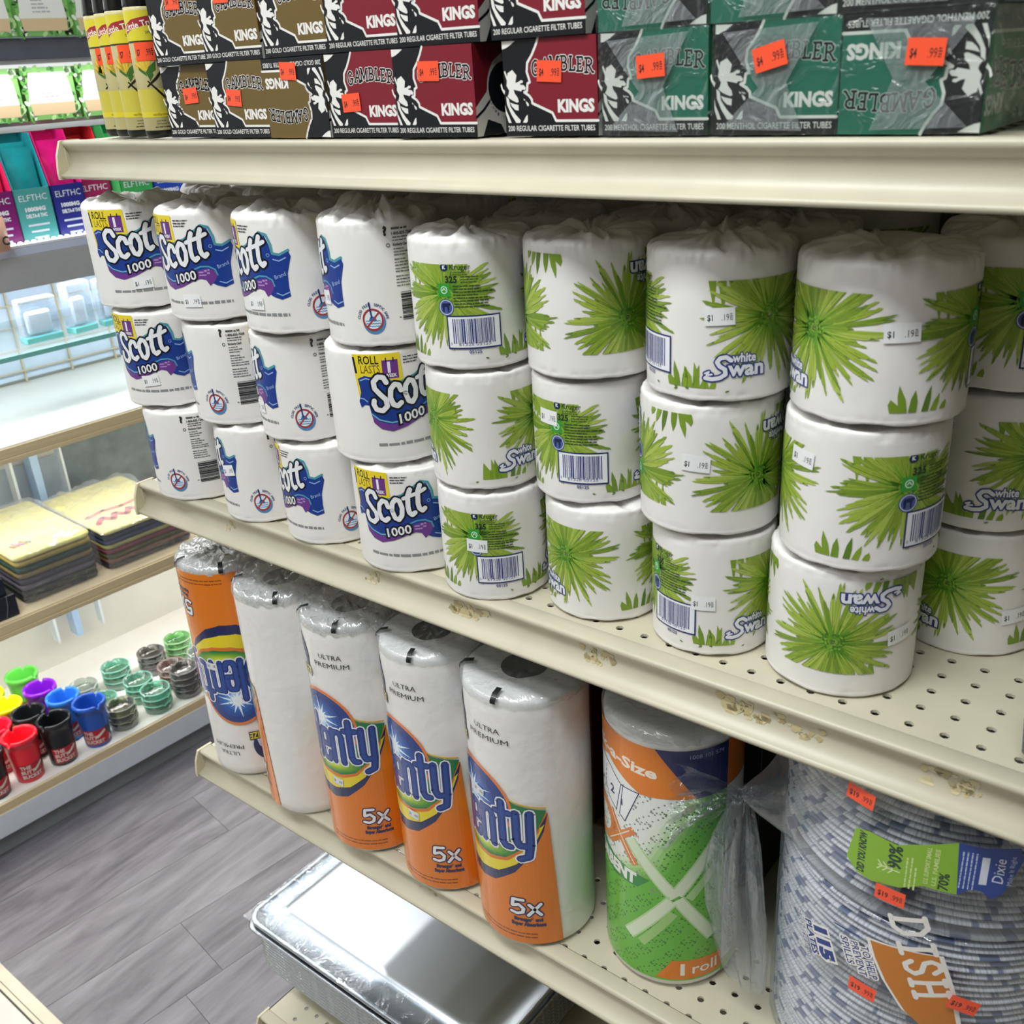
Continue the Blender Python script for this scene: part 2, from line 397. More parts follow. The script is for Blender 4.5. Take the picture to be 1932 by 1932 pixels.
under(MB().box(XL + .02, XR - .02, YB, YB + .012, .05, 1.9).obj('back_panel', mat('back_panel_shade_tone', '#5a5549', rough=.6, var=.06)), unit)  # beige panel coloured dark to deepen the shade behind the goods
for x in (XL + .01, XR - .04): under(MB().box(x, x + .03, YB + .002, YB + .06, 0, 1.95).obj('upright', BEIGE), unit)
under(MB().box(XL, XR, .02, .03, 0, .142).obj('kick_plate', mat('kick_beige', '#a89f86', rough=.5, var=.05)), unit)

# ------------------------------------------------------------------ cigarette tube cartons on the top shelf
BW, BH, BD = .0705, .0563, .125
def gconv(p):
    x, y = p; xl = 135 + (y - 170) / 1600 * 115; xr = 1770 + (y - 65) / 1705 * 35; u = (x - xl) / (xr - xl); yt = 170 - u * 105; v = (1770 - y) / (1770 - yt)
    return ((u - .5) * BW, v * BH)
SER = {'G': [[(.92, .78), (.75, .97), (.45, 1), (.18, .82), (.08, .5), (.18, .18), (.45, 0), (.75, .03), (.92, .2), (.92, .45)], [(.6, .45), (1.05, .45)]],
       'A': [[(.08, 0), (.5, 1), (.95, 0)], [(.27, .36), (.75, .36)], [(-.06, 0), (.24, 0)], [(.78, 0), (1.12, 0)]],
       'M': [[(.1, 0), (.18, 1), (.5, .12), (.84, 1), (.92, 0)], [(-.04, 0), (.24, 0)], [(.78, 0), (1.06, 0)], [(.02, 1), (.2, 1)], [(.82, 1), (1, 1)]],
       'B': [[(.2, 0), (.2, 1)], [(.02, 1), (.6, 1), (.82, .86), (.8, .66), (.6, .53), (.2, .53)], [(.6, .53), (.92, .4), (.92, .14), (.65, 0), (.02, 0)]],
       'L': [[(.25, 0), (.25, 1)], [(.05, 1), (.45, 1)], [(.05, 0), (.95, 0), (.98, .24)]],
       'E': [[(.25, 0), (.25, 1)], [(.05, 1), (.9, 1), (.92, .8)], [(.25, .52), (.7, .52)], [(.05, 0), (.92, 0), (.97, .22)]],
       'R': [[(.22, 0), (.22, 1)], [(.02, 1), (.6, 1), (.85, .84), (.82, .62), (.6, .5), (.22, .5)], [(.5, .5), (.98, 0), (1.1, .02)], [(.02, 0), (.42, 0)]]}
def gambler(field, kind):
    a = Art(); G = lambda pts: [gconv(p) for p in pts]; W_ = '#e9e7e2'; K = '#0d1016'
    a.rect(-BW / 2, 0, BW / 2, BH, K, 0)
    a.poly(G([(785, 118), (740, 260), (680, 400), (605, 530), (605, 690), (650, 800), (660, 850), (620, 880), (615, 1010), (690, 1110), (710, 1200), (1050, 1360), (1120, 1490), (1812, 1490), (1770, 65)]), field, 1)
    a.stroke(G([(785, 125), (745, 250), (680, 400), (602, 530), (595, 680), (635, 790), (652, 850), (610, 875), (605, 1000), (555, 1020), (640, 1075), (690, 1140), (700, 1205), (1050, 1370), (1115, 1508), (1810, 1508)]), .0016, W_, 2)
    for P in ([(135, 175), (375, 170), (290, 240), (210, 290), (145, 310)],
              [(250, 700), (335, 645), (412, 735), (395, 860), (440, 850), (490, 815), (530, 825), (525, 860), (475, 872), (482, 892), (545, 900), (582, 945), (570, 980), (520, 975), (500, 1005), (365, 975), (385, 1040), (440, 1110), (460, 1180), (430, 1195), (360, 1165), (300, 1130), (255, 1090), (275, 1050), (285, 990), (235, 910), (240, 820)],
              [(185, 680), (205, 660), (245, 760), (240, 820), (215, 760)], [(125, 900), (145, 870), (170, 960), (210, 1000), (200, 1060), (150, 980)],
              [(230, 1090), (280, 1130), (310, 1260), (400, 1390), (500, 1500), (490, 1540), (420, 1540), (330, 1400), (250, 1230)],
              [(300, 1190), (370, 1215), (455, 1235), (460, 1330), (400, 1320), (340, 1260)], [(215, 1230), (240, 1330), (290, 1430), (335, 1540), (285, 1540), (230, 1380)],
              [(620, 1400), (625, 1510), (605, 1540), (540, 1535), (590, 1430)], [(540, 1120), (575, 1150), (560, 1165)], [(585, 1165), (635, 1210), (640, 1250), (615, 1255), (590, 1200)]):
        a.poly(G(P), W_, 2)
    for i, (ch, x0, x1, yb, yt) in enumerate((('G', 680, 805, 735, 490), ('A', 850, 975, 690, 455), ('M', 985, 1150, 665, 430), ('B', 1180, 1295, 650, 420), ('L', 1325, 1425, 655, 425), ('E', 1450, 1555, 670, 440), ('R', 1585, 1720, 695, 455))):
        f = lambda p: gconv((x0 + p[0] * (x1 - x0), yb + p[1] * (yt - yb)))
        for st in SER[ch]:
            pts = [f(p) for p in st]; a.stroke(pts, .0021, W_ if kind != 'MENTHOL' else '#b9c9c2', 2); a.stroke(pts, .00125, K, 3)
    a.text('KINGS', gconv((1155, 1355))[0], gconv((1400, 1350))[1], .0067, W_, 3, width=.0262, bold=.05)
    a.text('200 %s CIGARETTE FILTER TUBES' % kind, gconv((285, 1690))[0], .0031, .0031, W_, 3, width=.0668, bold=.01)
    return a
FIELD = {'GOLD': '#6b5729', 'REGULAR': '#7d1a2a', 'MENTHOL': '#12705a'}
GART = {k: gambler(v, k) for k, v in FIELD.items()}
def side_art(field):
    a = Art(); D = BD; a.rect(-D / 2, 0, D / 2, BH, field, 0)
    a.poly([(-D / 2, 0), (-D / 2, .018), (-D / 2 + .012, .027), (-D / 2 + .02, .045), (-D / 2 + .034, .052), (D / 2, .05), (D / 2, 0)], '#dcdad4', 1)
    a.ell(-D / 2 + .033, .029, .019, .016, '#14181f', 3); a.ring(-D / 2 + .033, .029, .019, .0022, '#dcdad4', 2)
    a.stroke([(-D / 2, .012), (-D / 2 + .008, .016), (-D / 2 + .016, .022)], .0018, '#14181f', 2)
    a.poly([(-D / 2 + .006, 0), (-D / 2 + .012, .010), (-D / 2 + .026, .006), (-D / 2 + .03, 0)], '#14181f', 2)
    a.rect(-D / 2 + .06, .012, D / 2 - .006, .03, field, 2); return a
MEN_SIDE = Art(); MEN_SIDE.rect(-BD / 2, 0, BD / 2, BH, '#1f8a60', 0); MEN_SIDE.rect(-BD / 2, 0, BD / 2, .011, '#5d6a66', 1); MEN_SIDE.rect(-BD / 2, .011, BD / 2, .0125, '#e9e7e2', 2)  # side green brighter than the front: light on it put into the colour
MEN_SIDE.text('KINGS', BD / 2 - .032, .040, .0085, '#e9e7e2', 2, width=.029, bold=.04); MEN_SIDE.text('200 MENTHOL CIGARETTE FILTER TUBES', -BD / 2 + .02, .0155, .0042, '#e9e7e2', 2, width=.08)
for i, ch in enumerate('GAMBLER'):
    for st in SER[ch]:
        pts = [(-.04 + i * .0135 + p[0] * .0105, .024 + p[1] * .011 + .003 * sin(i / 6 * pi)) for p in st]; MEN_SIDE.stroke(pts, .003, '#dfe5e0', 2); MEN_SIDE.stroke(pts, .0016, '#17362c', 3)
CART = {k: mat('carton_' + k, '#20242a' if k != 'MENTHOL' else '#1d6b52', rough=.35, var=.03) for k in FIELD}
FRONT = {k: GART[k].mesh('front_print', on_front(0), rough=.42) for k in FIELD}
FLIPF = {k: Art().put(GART[k], 0, BH, flip=True).mesh('front_print', on_front(0), rough=.42) for k in FIELD}
SIDE = {k: side_art(v).tf(lambda p: (p[0] + BD / 2, p[1])).mesh('side_print', on_right(BW / 2)) for k, v in FIELD.items()}
SIDEM = Art().put(MEN_SIDE, 0, BH, flip=True).tf(lambda p: (p[0] + BD / 2, p[1])).mesh('side_print', on_right(BW / 2))
SIDEN = Art().put(MEN_SIDE).tf(lambda p: (p[0] + BD / 2, p[1])).mesh('side_print', on_right(BW / 2))
boxme = {k: MB().box(-BW / 2, BW / 2, 0, BD, 0, BH).mesh('carton_body', CART[k], bevel=.0006) for k in FIELD}
WRAP = film('carton_film', '#f2f7f5', .05, .45, .09, 1.0, 45, (1, 1, 1.3), .25)
FOLD = film('carton_film_fold', '#e6efeb', .19, .5, .14, 1.0, 60, (1, 1, 1), .75)
wrapme = MB().grid([[(-BW / 2 - .0012 + (BW + .0024) * i / 14, -.0014 - .0007 * abs(noise.noise((i * .6, j * .8, 3))), -.0002 + (BH + .0012) * j / 10) for i in range(15)] for j in range(11)])
wrapme.grid([[(BW / 2 + .0014, BD * j, BH * k) for j in (0, 1)] for k in (0, 1)]); wrapme.grid([[(-BW / 2 + BW * k, BD * j, BH + .001) for j in (0, 1)] for k in (0, 1)])
wrapme = wrapme.mesh('plastic_film', WRAP)
fa = Art(); fa.poly([(-.030, .052), (.024, .054), (.008, .026), (.018, .002), (-.030, .003), (-.008, .024), (-.018, .036)], '#ffffff', 0)
foldme = fa.mesh('film_fold', lambda u, v, l: (u, -.0026, v), step=.006, vstep=.006); foldme.materials.clear(); foldme.materials.append(FOLD)
ORANGE = '#ff5a36'
tagme = {}
def price_tag(bg, amount, W, H, ang=0):
    k = (bg, amount, W, H, round(ang, 2))
    if k not in tagme: tagme[k] = rot_art(price_art(bg, amount, W, H), ang).mesh('price_sticker', on_front(0, .0004))
    return tagme[k]
def carton(kind, x, y, z, rz, flip, label, sticker=None, wrap=False):
    t = empty('filter_tube_carton', (x, y, z), rz, label, 'carton', 'filter tube cartons on the top shelf')
    link('body', boxme[kind], t); link('front_print', (FLIPF if flip else FRONT)[kind], t)
    if wrap:
        link('plastic_film', wrapme, t); f = link('film_fold', foldme, t)
        if flip: f.scale = (-1, 1, 1)
    link('side_print', (SIDEM if flip else SIDEN) if wrap else SIDE[kind], t)
    if sticker:
        sx, sz, ang = sticker
        link('price_sticker', price_tag(ORANGE, ('$4', '.99'), .0185, .0122, ang), t, (sx - BW / 2, -.0038 if wrap else -.0006, sz))
    return t
CN = {'GOLD': 'gold and black', 'REGULAR': 'dark red and black', 'MENTHOL': 'film-wrapped green'}
ORD = ['first', 'second', 'third', 'fourth', 'fifth', 'sixth', 'seventh', 'eighth', 'ninth', 'tenth']
low = [('GOLD', -.7813, .012, 2, 0, (.036, .033, .05)), ('GOLD', -.7108, .006, 0, 0, (.031, .030, -.08)), ('GOLD', -.639, .004, -1, 1, (.031, .047, -.06)), ('REGULAR', -.5668, .004, 0, 0, (.024, .0235, .05)),
       ('REGULAR', -.494, .0, 1, 0, (.0325, .0415, -.03)), ('REGULAR', -.4023, .006, 1, 0, (.036, .0375, -.06)), ('MENTHOL', -.3281, .006, 0, 0, (.036, .0375, .06)), ('MENTHOL', -.2532, .006, 0, 0, (.034, .039, .24)),
       ('MENTHOL', -.1811, .006, 0, 1, (.0425, .0375, -.06))]
for i, (k, x, y, r, fl, st) in enumerate(low):
    carton(k, x, y, 1.3744, rad(r), fl, '%s filter tube carton%s, %s from left in the bottom row' % (CN[k], ' turned upside down' if fl else '', ORD[i]), st, k == 'MENTHOL')
ZU = 1.3744 + BH + .0006
up = [('GOLD', -.779, .008, 1, 0, (.0355, .047, -.04)), ('GOLD', -.7085, .006, 0, 0, (.031, .047, -.02)), ('GOLD', -.632, .004, 0, 0, (.027, .0565, -.02)), ('REGULAR', -.5605, .004, 1, 0, (.024, .055, 0)),
      ('REGULAR', -.4885, .002, 1, 0, None), ('REGULAR', -.4087, .004, 1, 0, None), ('MENTHOL', -.3295, .006, 0, 1, None), ('MENTHOL', -.2562, .006, 0, 1, None), ('MENTHOL', -.1845, .006, 1, 0, None), ('MENTHOL', -.107, .012, 0, 0, None)]
for i, (k, x, y, r, fl, st) in enumerate(up):
    carton(k, x, y, ZU, rad(r), fl, '%s filter tube carton%s, %s from left in the upper row' % (CN[k], ' turned upside down' if fl else '', ORD[i]), st, k == 'MENTHOL')

# ------------------------------------------------------------------ car air-freshener spray cans
def spray_can_parts():
    r = .0142; H = .104
    body = MB().lathe([(0, .0), (r * .9, 0), (r, .003), (r, .006)], 32, 0).lathe([(r * .97, .006), (r, .0065), (r, H - .003), (r * .97, H), (r * .8, H + .003), (r * .72, H + .004)], 32, 1)
    body = body.mesh('can_body', [mat('can_black_base', '#17181a', rough=.35), mat('can_cream', '#cfc58f', rough=.35, coat=.2)])
    cap = MB().lathe([(r * .96, H - .001), (r * .99, H + .002), (r * .93, H + .012), (r * .72, H + .022), (r * .66, H + .04), (r * .5, H + .045), (0, H + .046)], 32).mesh('cap', mat('cap_gloss_black', '#121416', rough=.12, coat=.6))
    a = Art(); Y = '#dcd03a'; hw = r * pi
    a.rect(-hw, .078, hw, H - .003, Y, 0); a.rect(-hw, .0765, hw, .078, '#3a3a22', 0)
    a.poly([(-.017, .090), (-.008, .0945), (.004, .0965), (.017, .0975), (.017, .0905), (.004, .0895), (-.008, .0875), (-.017, .083)], '#a3343a', 1)
    a.text('Little Trees', -.0155, .0858, .0048, '#f1e7d8', 2, width=.031, bold=.02, rot=.17); a.text('SPRAY', .002, .083, .0022, '#5c5a20', 2, width=.008)
    for k in range(16):
        t = rad(50 + k * 8); a.stroke([(-.003, .055), (-.003 + .011 * cos(t), .055 + .014 * sin(t))], [.002, .0012], ['#d9b73c', '#e4c95a', '#cfa72e'][k % 3], 1)
    for px, py, qx, qy in ((-.002, .05, .006, .062), (-.003, .05, -.010, .058), (-.001, .046, .0, .058)):
        a.poly([(px, py), ((px + qx) / 2 + .003, (py + qy) / 2 - .001), (qx, qy), ((px + qx) / 2 - .003, (py + qy) / 2 + .001)], '#3f6b2c', 2)
    a.stroke([(.016, .060), (.004, .048), (-.004, .042)], [.0014, .0022, .0012], '#23211c', 2); a.stroke([(-.003, .046), (.006, .036), (.0115, .030), (.012, .026)], [.0012, .002, .0018, .001], '#23211c', 2)
    a.rect(-hw, .021, hw, .04, '#c9bd4a', 0); a.rect(-hw, .017, hw, .0215, '#d8c833', 1); a.text('vanillaroma', -.004, .0182, .0022, '#5c4a16', 2, width=.013)
    a.lines(-.002, .0135, .012, 2, .0024, .0009, '#77714c', 1, 2); a.lines(-.004, .0085, .013, 1, .002, .001, '#4a4630', 1, 3)
    return body, cap, a.mesh('label_print', on_cyl(r, .0001), step=.002, coat=.2)
cb, cc, cl = spray_can_parts(); CR = .0142
canst = price_tag(ORANGE, ('$7', '.99'), .0165, .0145, .0)
cst = price_art(ORANGE, ('$7', '.99'), .0165, .0145).mesh('price_sticker', on_cyl(CR, .0004), step=.002)
for i, (x, y) in enumerate(((-.842, .0185), (-.8865, .0285), (-.9165, .036), (-.9460, .043))):
    phi = math.degrees(atan2(-x, y + .54))
    t = empty('spray_can', (x, y, 1.3744), rad(phi - [4, 8, 2, 10][i]), 'yellow car freshener spray can with black cap, %s from the cartons' % ['nearest', 'second', 'third', 'farthest'][i], 'spray can', 'spray cans at the end of the top shelf')
    link('can_body', cb, t); link('cap', cc, t); link('label_print', cl, t)
    s = link('price_sticker', cst, t, (0, 0, .0695), (0, 0, rad([-6, 4, -8, 3][i])))

# ------------------------------------------------------------------ toilet rolls
TISSUE = mat('tissue_wrap', '#eae8e4', rough=.4, spec=.4, var=.012, vscale=60, bump=.35, bscale=38, stretch=(1, 1, .6), detail=5)
SW_R, SW_H, SC_R, SC_H = .0485, .0975, .052, .1005
def roll_body(R, H, seed, peak=0, big=0, amp=.0032, seg=144):
    N = lambda a, b, c: noise.noise((a, b, c + seed * 7.3))
    prof = [(0, .002), (.55, .0005), (.86, 0), (.95, .0035), (.985, .010), (1, .021), (1, .035)] + [(1, z) for z in (.05, .065, .08, .1, .13, .16, .2, .25, .3, .36, .42, .5, .58, .66, .72, .78, .83, .87, .9)]
    top = [(1, .925), (.996, .945), (.985, .962), (.965, .976), (.93, .986), (.88, .992), (.8, .996), (.7, .998), (.58, .998), (.46, .996), (.34, .99), (.24, .98), (.14, .965), (.06, .955), (0, .95)]
    R_ = random.Random(seed * 31); folds = [(R_.uniform(0, 2 * pi), R_.uniform(.03, .15), R_.uniform(-1, 1), R_.uniform(-.5, .5), R_.uniform(.2, .8)) for k in range(46 if amp < .004 else 80)]
    def fn(r, z, t):
        zz = z * H; rr = r * R
        cx, cy = cos(t), sin(t)
        if .03 < z < .93 and r > .99:
            edge = max(0, (z - .84) / .09) + max(0, (.08 - z) / .05)
            rr -= .00025 * abs(N(cx * 1.3, cy * 1.3, z * 2)) + .0010 * edge * abs(N(cx * 6, cy * 6, z * 7))
        if z >= .92 or (r < .999 and z > .5):
            k = min(1, max(0, (1.01 - r) * 9)); q = 0
            for a, w_, s, tw, rm in folds:
                ww = w_ / max(.25, r); d = (t - a - 1.3 * tw * (1 - r) + pi) % (2 * pi) - pi
                if abs(d) < ww: q += s * (1 - abs(d) / ww) * max(0, 1 - abs(r - rm) / .55)
            zz += amp * k * q * min(1, r * 3) - (.0035 * k if amp < .004 else 0) + .0016 * k * N(cx * 2.2 * r, cy * 2.2 * r, 5) + big * .0035 * (N(cx * 1.7 * r, cy * 1.7 * r, 9) + .2) * k
            if r > .9: rr -= .0022 * abs(N(cx * 8, cy * 8, 2)) * (1 if z > .95 else .6)
            if peak:
                d = sqrt((r * sin(t) + .25) ** 2 + (-r * cos(t) + .15) ** 2); zz += peak * max(0, 1 - d / .55) ** 1.2 * (1 + .5 * N(cx * 4, cy * 4, r * 5))
        elif r > .84: zz += .0018 * max(-.2, N(cx * 3, cy * 3, 8)) if z < .02 else 0
        return rr, max(zz, 0)
    return MB().lathe(prof + top, seg, fn=fn).mesh('wrapper', TISSUE, merge=True)

def flower(a, cx, cy, Rf, seed, aspect=1.0):
    R_ = random.Random(seed); cols = ['#9db544', '#8fa93a', '#839f34', '#aabf55', '#77942f', '#95ae3e']
    n = 92
    for k in range(n):
        t = 2 * pi * (k + R_.uniform(-.4, .4)) / n; L = Rf * R_.choice([.62, .74, .84, .92, .98, 1.02, 1.07]) * R_.uniform(.93, 1.05); w_ = Rf * R_.uniform(.05, .088)
        c, s = cos(t), sin(t); bend = R_.uniform(-.08, .08) * Rf; P = []
        def pt(d, o): 
            o = o + bend * (d / L) ** 2
            return (cx + (d * c - o * s) * aspect, cy + d * s + o * c)
        up = [(.05, .25), (.35, .7), (.62, 1), (.82, .95), (.9, .62), (.95, .66), (1, .06)]; dn = [(.93, .4), (.86, .45), (.8, .92), (.6, 1), (.35, .7), (.05, .25)]
        j = lambda: R_.uniform(.8, 1.15)
        pts = [pt(d * L, w_ * .5 * o * j()) for d, o in up] + [pt(d * L, -w_ * .5 * o * j()) for d, o in dn]
        lv = .5 + ((k * 29) % n) * .043; a.poly(pts, R_.choice(cols), lv)
        a.stroke([pt(L * .3, 0), pt(L * .9, w_ * .1 * R_.uniform(-1, 1))], [w_ * .12, w_ * .05], R_.choice(['#66862a', '#5c7d28', '#b4c65e']), lv + .012, caps=False)
        if R_.random() < .55: a.poly([pt(L * .88, w_ * .3), pt(L * 1.0, 0), pt(L * .86, -w_ * .25)], '#64822e', lv + .02)
    for k in range(60):
        t = R_.uniform(0, 2 * pi); L = Rf * R_.uniform(.3, .58); c, s = cos(t), sin(t); q = Rf * .02
        a.poly([(cx + (.06 * Rf * c - q * s) * aspect, cy + .06 * Rf * s + q * c), (cx + L * c * aspect, cy + L * s), (cx + (.06 * Rf * c + q * s) * aspect, cy + .06 * Rf * s - q * c)], R_.choice(['#5d9424', '#6da02a', '#548a22', '#79a534']), 4.7)
    for k in range(70):
        t = R_.uniform(0, 2 * pi); d = Rf * .17 * sqrt(R_.random())
        a.ell(cx + d * cos(t) * aspect, cy + d * sin(t), Rf * .014, Rf * .022, R_.choice(['#3e6e1c', '#6fa030', '#8ab53c', '#4d8020']), 5, 6, t)
def tuft(a, x, s, seed):
    R_ = random.Random(seed)
    for dx, h, ww, ln in ((-.010, .008, .006, -.5), (-.006, .0165, .0045, -.25), (-.001, .0135, .0045, .1), (.006, .0155, .004, .25), (.011, .010, .004, .5), (.017, .0055, .004, .5)):
        a.poly([(x + s * (dx - ww / 2), .0095), (x + s * (dx - ww * .4 + ln * h * .4), .0095 + h * .6), (x + s * (dx + ln * h * .7), .0095 + h), (x + s * (dx + ww * .45 + ln * h * .3), .0095 + h * .5), (x + s * (dx + ww / 2), .0095)], R_.choice(['#86a230', '#7a982c', '#6f8f2a', '#5d7d26']), 1)
def swan_logo(a, x, y):                              # x, y: left foot of the S
    B = '#27357f'; Wt = '#e8eaf0'
    S = [(.0165, .0125), (.0135, .0148), (.0098, .0142), (.0078, .0115), (.0095, .0088), (.0128, .0068), (.0132, .0035), (.0098, .0012), (.005, .0004), (.0008, .001)]
    wing = [(.0005, .004), (.003, .0052), (.0015, .0028), (.0048, .0035)]
    for e, c, l in ((.0019, B, 6), (0, Wt, 7)):
        a.stroke([(x + p, y + q) for p, q in S], .0027 + e, c, l); a.stroke([(x + p, y + q) for p, q in wing], .0012 + e, c, l)
    for b, c, l in ((.062, B, 6), (.0, Wt, 7)):
        a.text('wan', x + .0152, y + .0026, .0094, c, l, bold=b + .035, width=.0222); a.text('white', x + .0175, y + .0114, .0056, c, l, bold=b * 1.3 + .03, width=.0145)
def swan_art():
    a = Art(); H = SW_H; R = SW_R; U = lambda d: rad(d) * R
    flower(a, U(0), .055, .043, 11); flower(a, U(115), .058, .042, 23, 1.05); flower(a, U(240), .055, .043, 37)
    for d in (0, 240):
        swan_logo(a, U(d) - .0405, .0155)
        for dx, h, ww in ((-.052, .014, .006), (-.046, .017, .004), (-.040, .006, .004)): a.poly([(U(d) + dx - ww / 2, .0095), (U(d) + dx - ww * .3, .0095 + h), (U(d) + dx + ww / 2, .0095 + h * .55), (U(d) + dx + ww * .7, .0095)], '#86a230', 1)
        for dx in (-.060, -.026): a.ell(U(d) + dx, .0075, .0014, .0005, '#5d7d26', 1, 8, .3)
    tuft(a, U(70), 1, 3); tuft(a, U(318), 1, 5); tuft(a, U(178), 1, 8)
    c = U(115); K = '#1d2c22'; B = '#27357f'
    a.ell(c + .0015, .0765, .0030, .0030, '#17244e', 7); a.text('K', c + .0005, .0754, .0023, '#dfe6ea', 8, bold=.06); a.text('Kruger', c + .006, .0748, .0038, '#2c4a24', 7, width=.0155, bold=.01)
    a.lines(c + .006, .0725, c + .019, 2, .0016, .0008, '#4c6b2c', 7, 4); a.text('325', c + .002, .0655, .0046, K, 7, width=.0088, bold=.03)
    a.lines(c + .0135, .0692, c + .032, 3, .0019, .0009, '#3c5a2a', 7, 5); a.lines(c + .0075, .0625, c + .040, 8, .00215, .0011, '#36502a', 7, 6)
    a.rect(c - .0045, .0555, c + .005, .0648, '#2f9a36', 7); a.ell(c + .0003, .0602, .0028, .0028, '#d7efd6', 8); a.ell(c + .0003, .0602, .0021, .0021, '#2f9a36', 9); a.stroke([(c - .001, .0597), (c + .0003, .0614), (c + .0016, .0597)], .0007, '#d7efd6', 9.5)
    hx, hy = c + .001, .0475; a.ell(hx, hy, .0062, .0062, '#33447e', 7); a.ell(hx, hy, .0056, .0056, '#c3cde6', 7.6); a.ell(hx, hy, .0049, .0049, '#4b5c98', 8.2)
    a.poly([(hx - .0034, hy + .0012), (hx - .0026, hy + .003), (hx + .0022, hy + .0031), (hx + .0036, hy + .0038), (hx + .0038, hy + .0016), (hx + .0026, hy + .001), (hx + .0024, hy - .0036), (hx + .0012, hy - .0036), (hx + .0008, hy + .0002), (hx - .0012, hy + .0002), (hx - .0016, hy - .0036), (hx - .0028, hy - .0036)], '#18234f', 8.8)
    x0 = c + .0005; a.rect(x0, .0165, x0 + .0415, .0415, '#1f2b6c', 7); a.rect(x0 + .0011, .0176, x0 + .0404, .0404, '#eef0f4', 7.6); a.barcode(x0 + .0045, .0205, x0 + .037, .039, '#26357c', 8.2, 5, 24)
    a.rect(x0 + .008, .0188, x0 + .0335, .0216, '#eef0f4', 8.5); a.text('61328 05125', x0 + .0085, .0190, .0024, '#39457f', 9, width=.0245); a.text('0', x0 + .002, .0195, .002, '#39457f', 9); a.text('05125', x0 + .016, .0132, .0023, '#26357c', 7, width=.0095, bold=.02)
    for dx in (.030, .046, .054): a.ell(c + dx, .0088, .0014, .0006, '#5d7d26', 1, 8, -.3)
    for d in (78, 196, 330):                         # cut-off leaf tips along the top edge of the print
        for q, h in ((0, .018), (.006, .022), (.012, .012), (.020, .006), (.026, .008)): a.poly([(U(d) + q - .002, .079), (U(d) + q + .003, .079), (U(d) + q + .0015, .079 - h)], random.Random(d + h).choice(['#86a230', '#7a982c', '#93ad38']), 1)
    return a
swan_print = swan_art().mesh('label_print', on_cyl(SW_R), step=.0038, clip=(None, .0065, None, .0785), rough=.4)

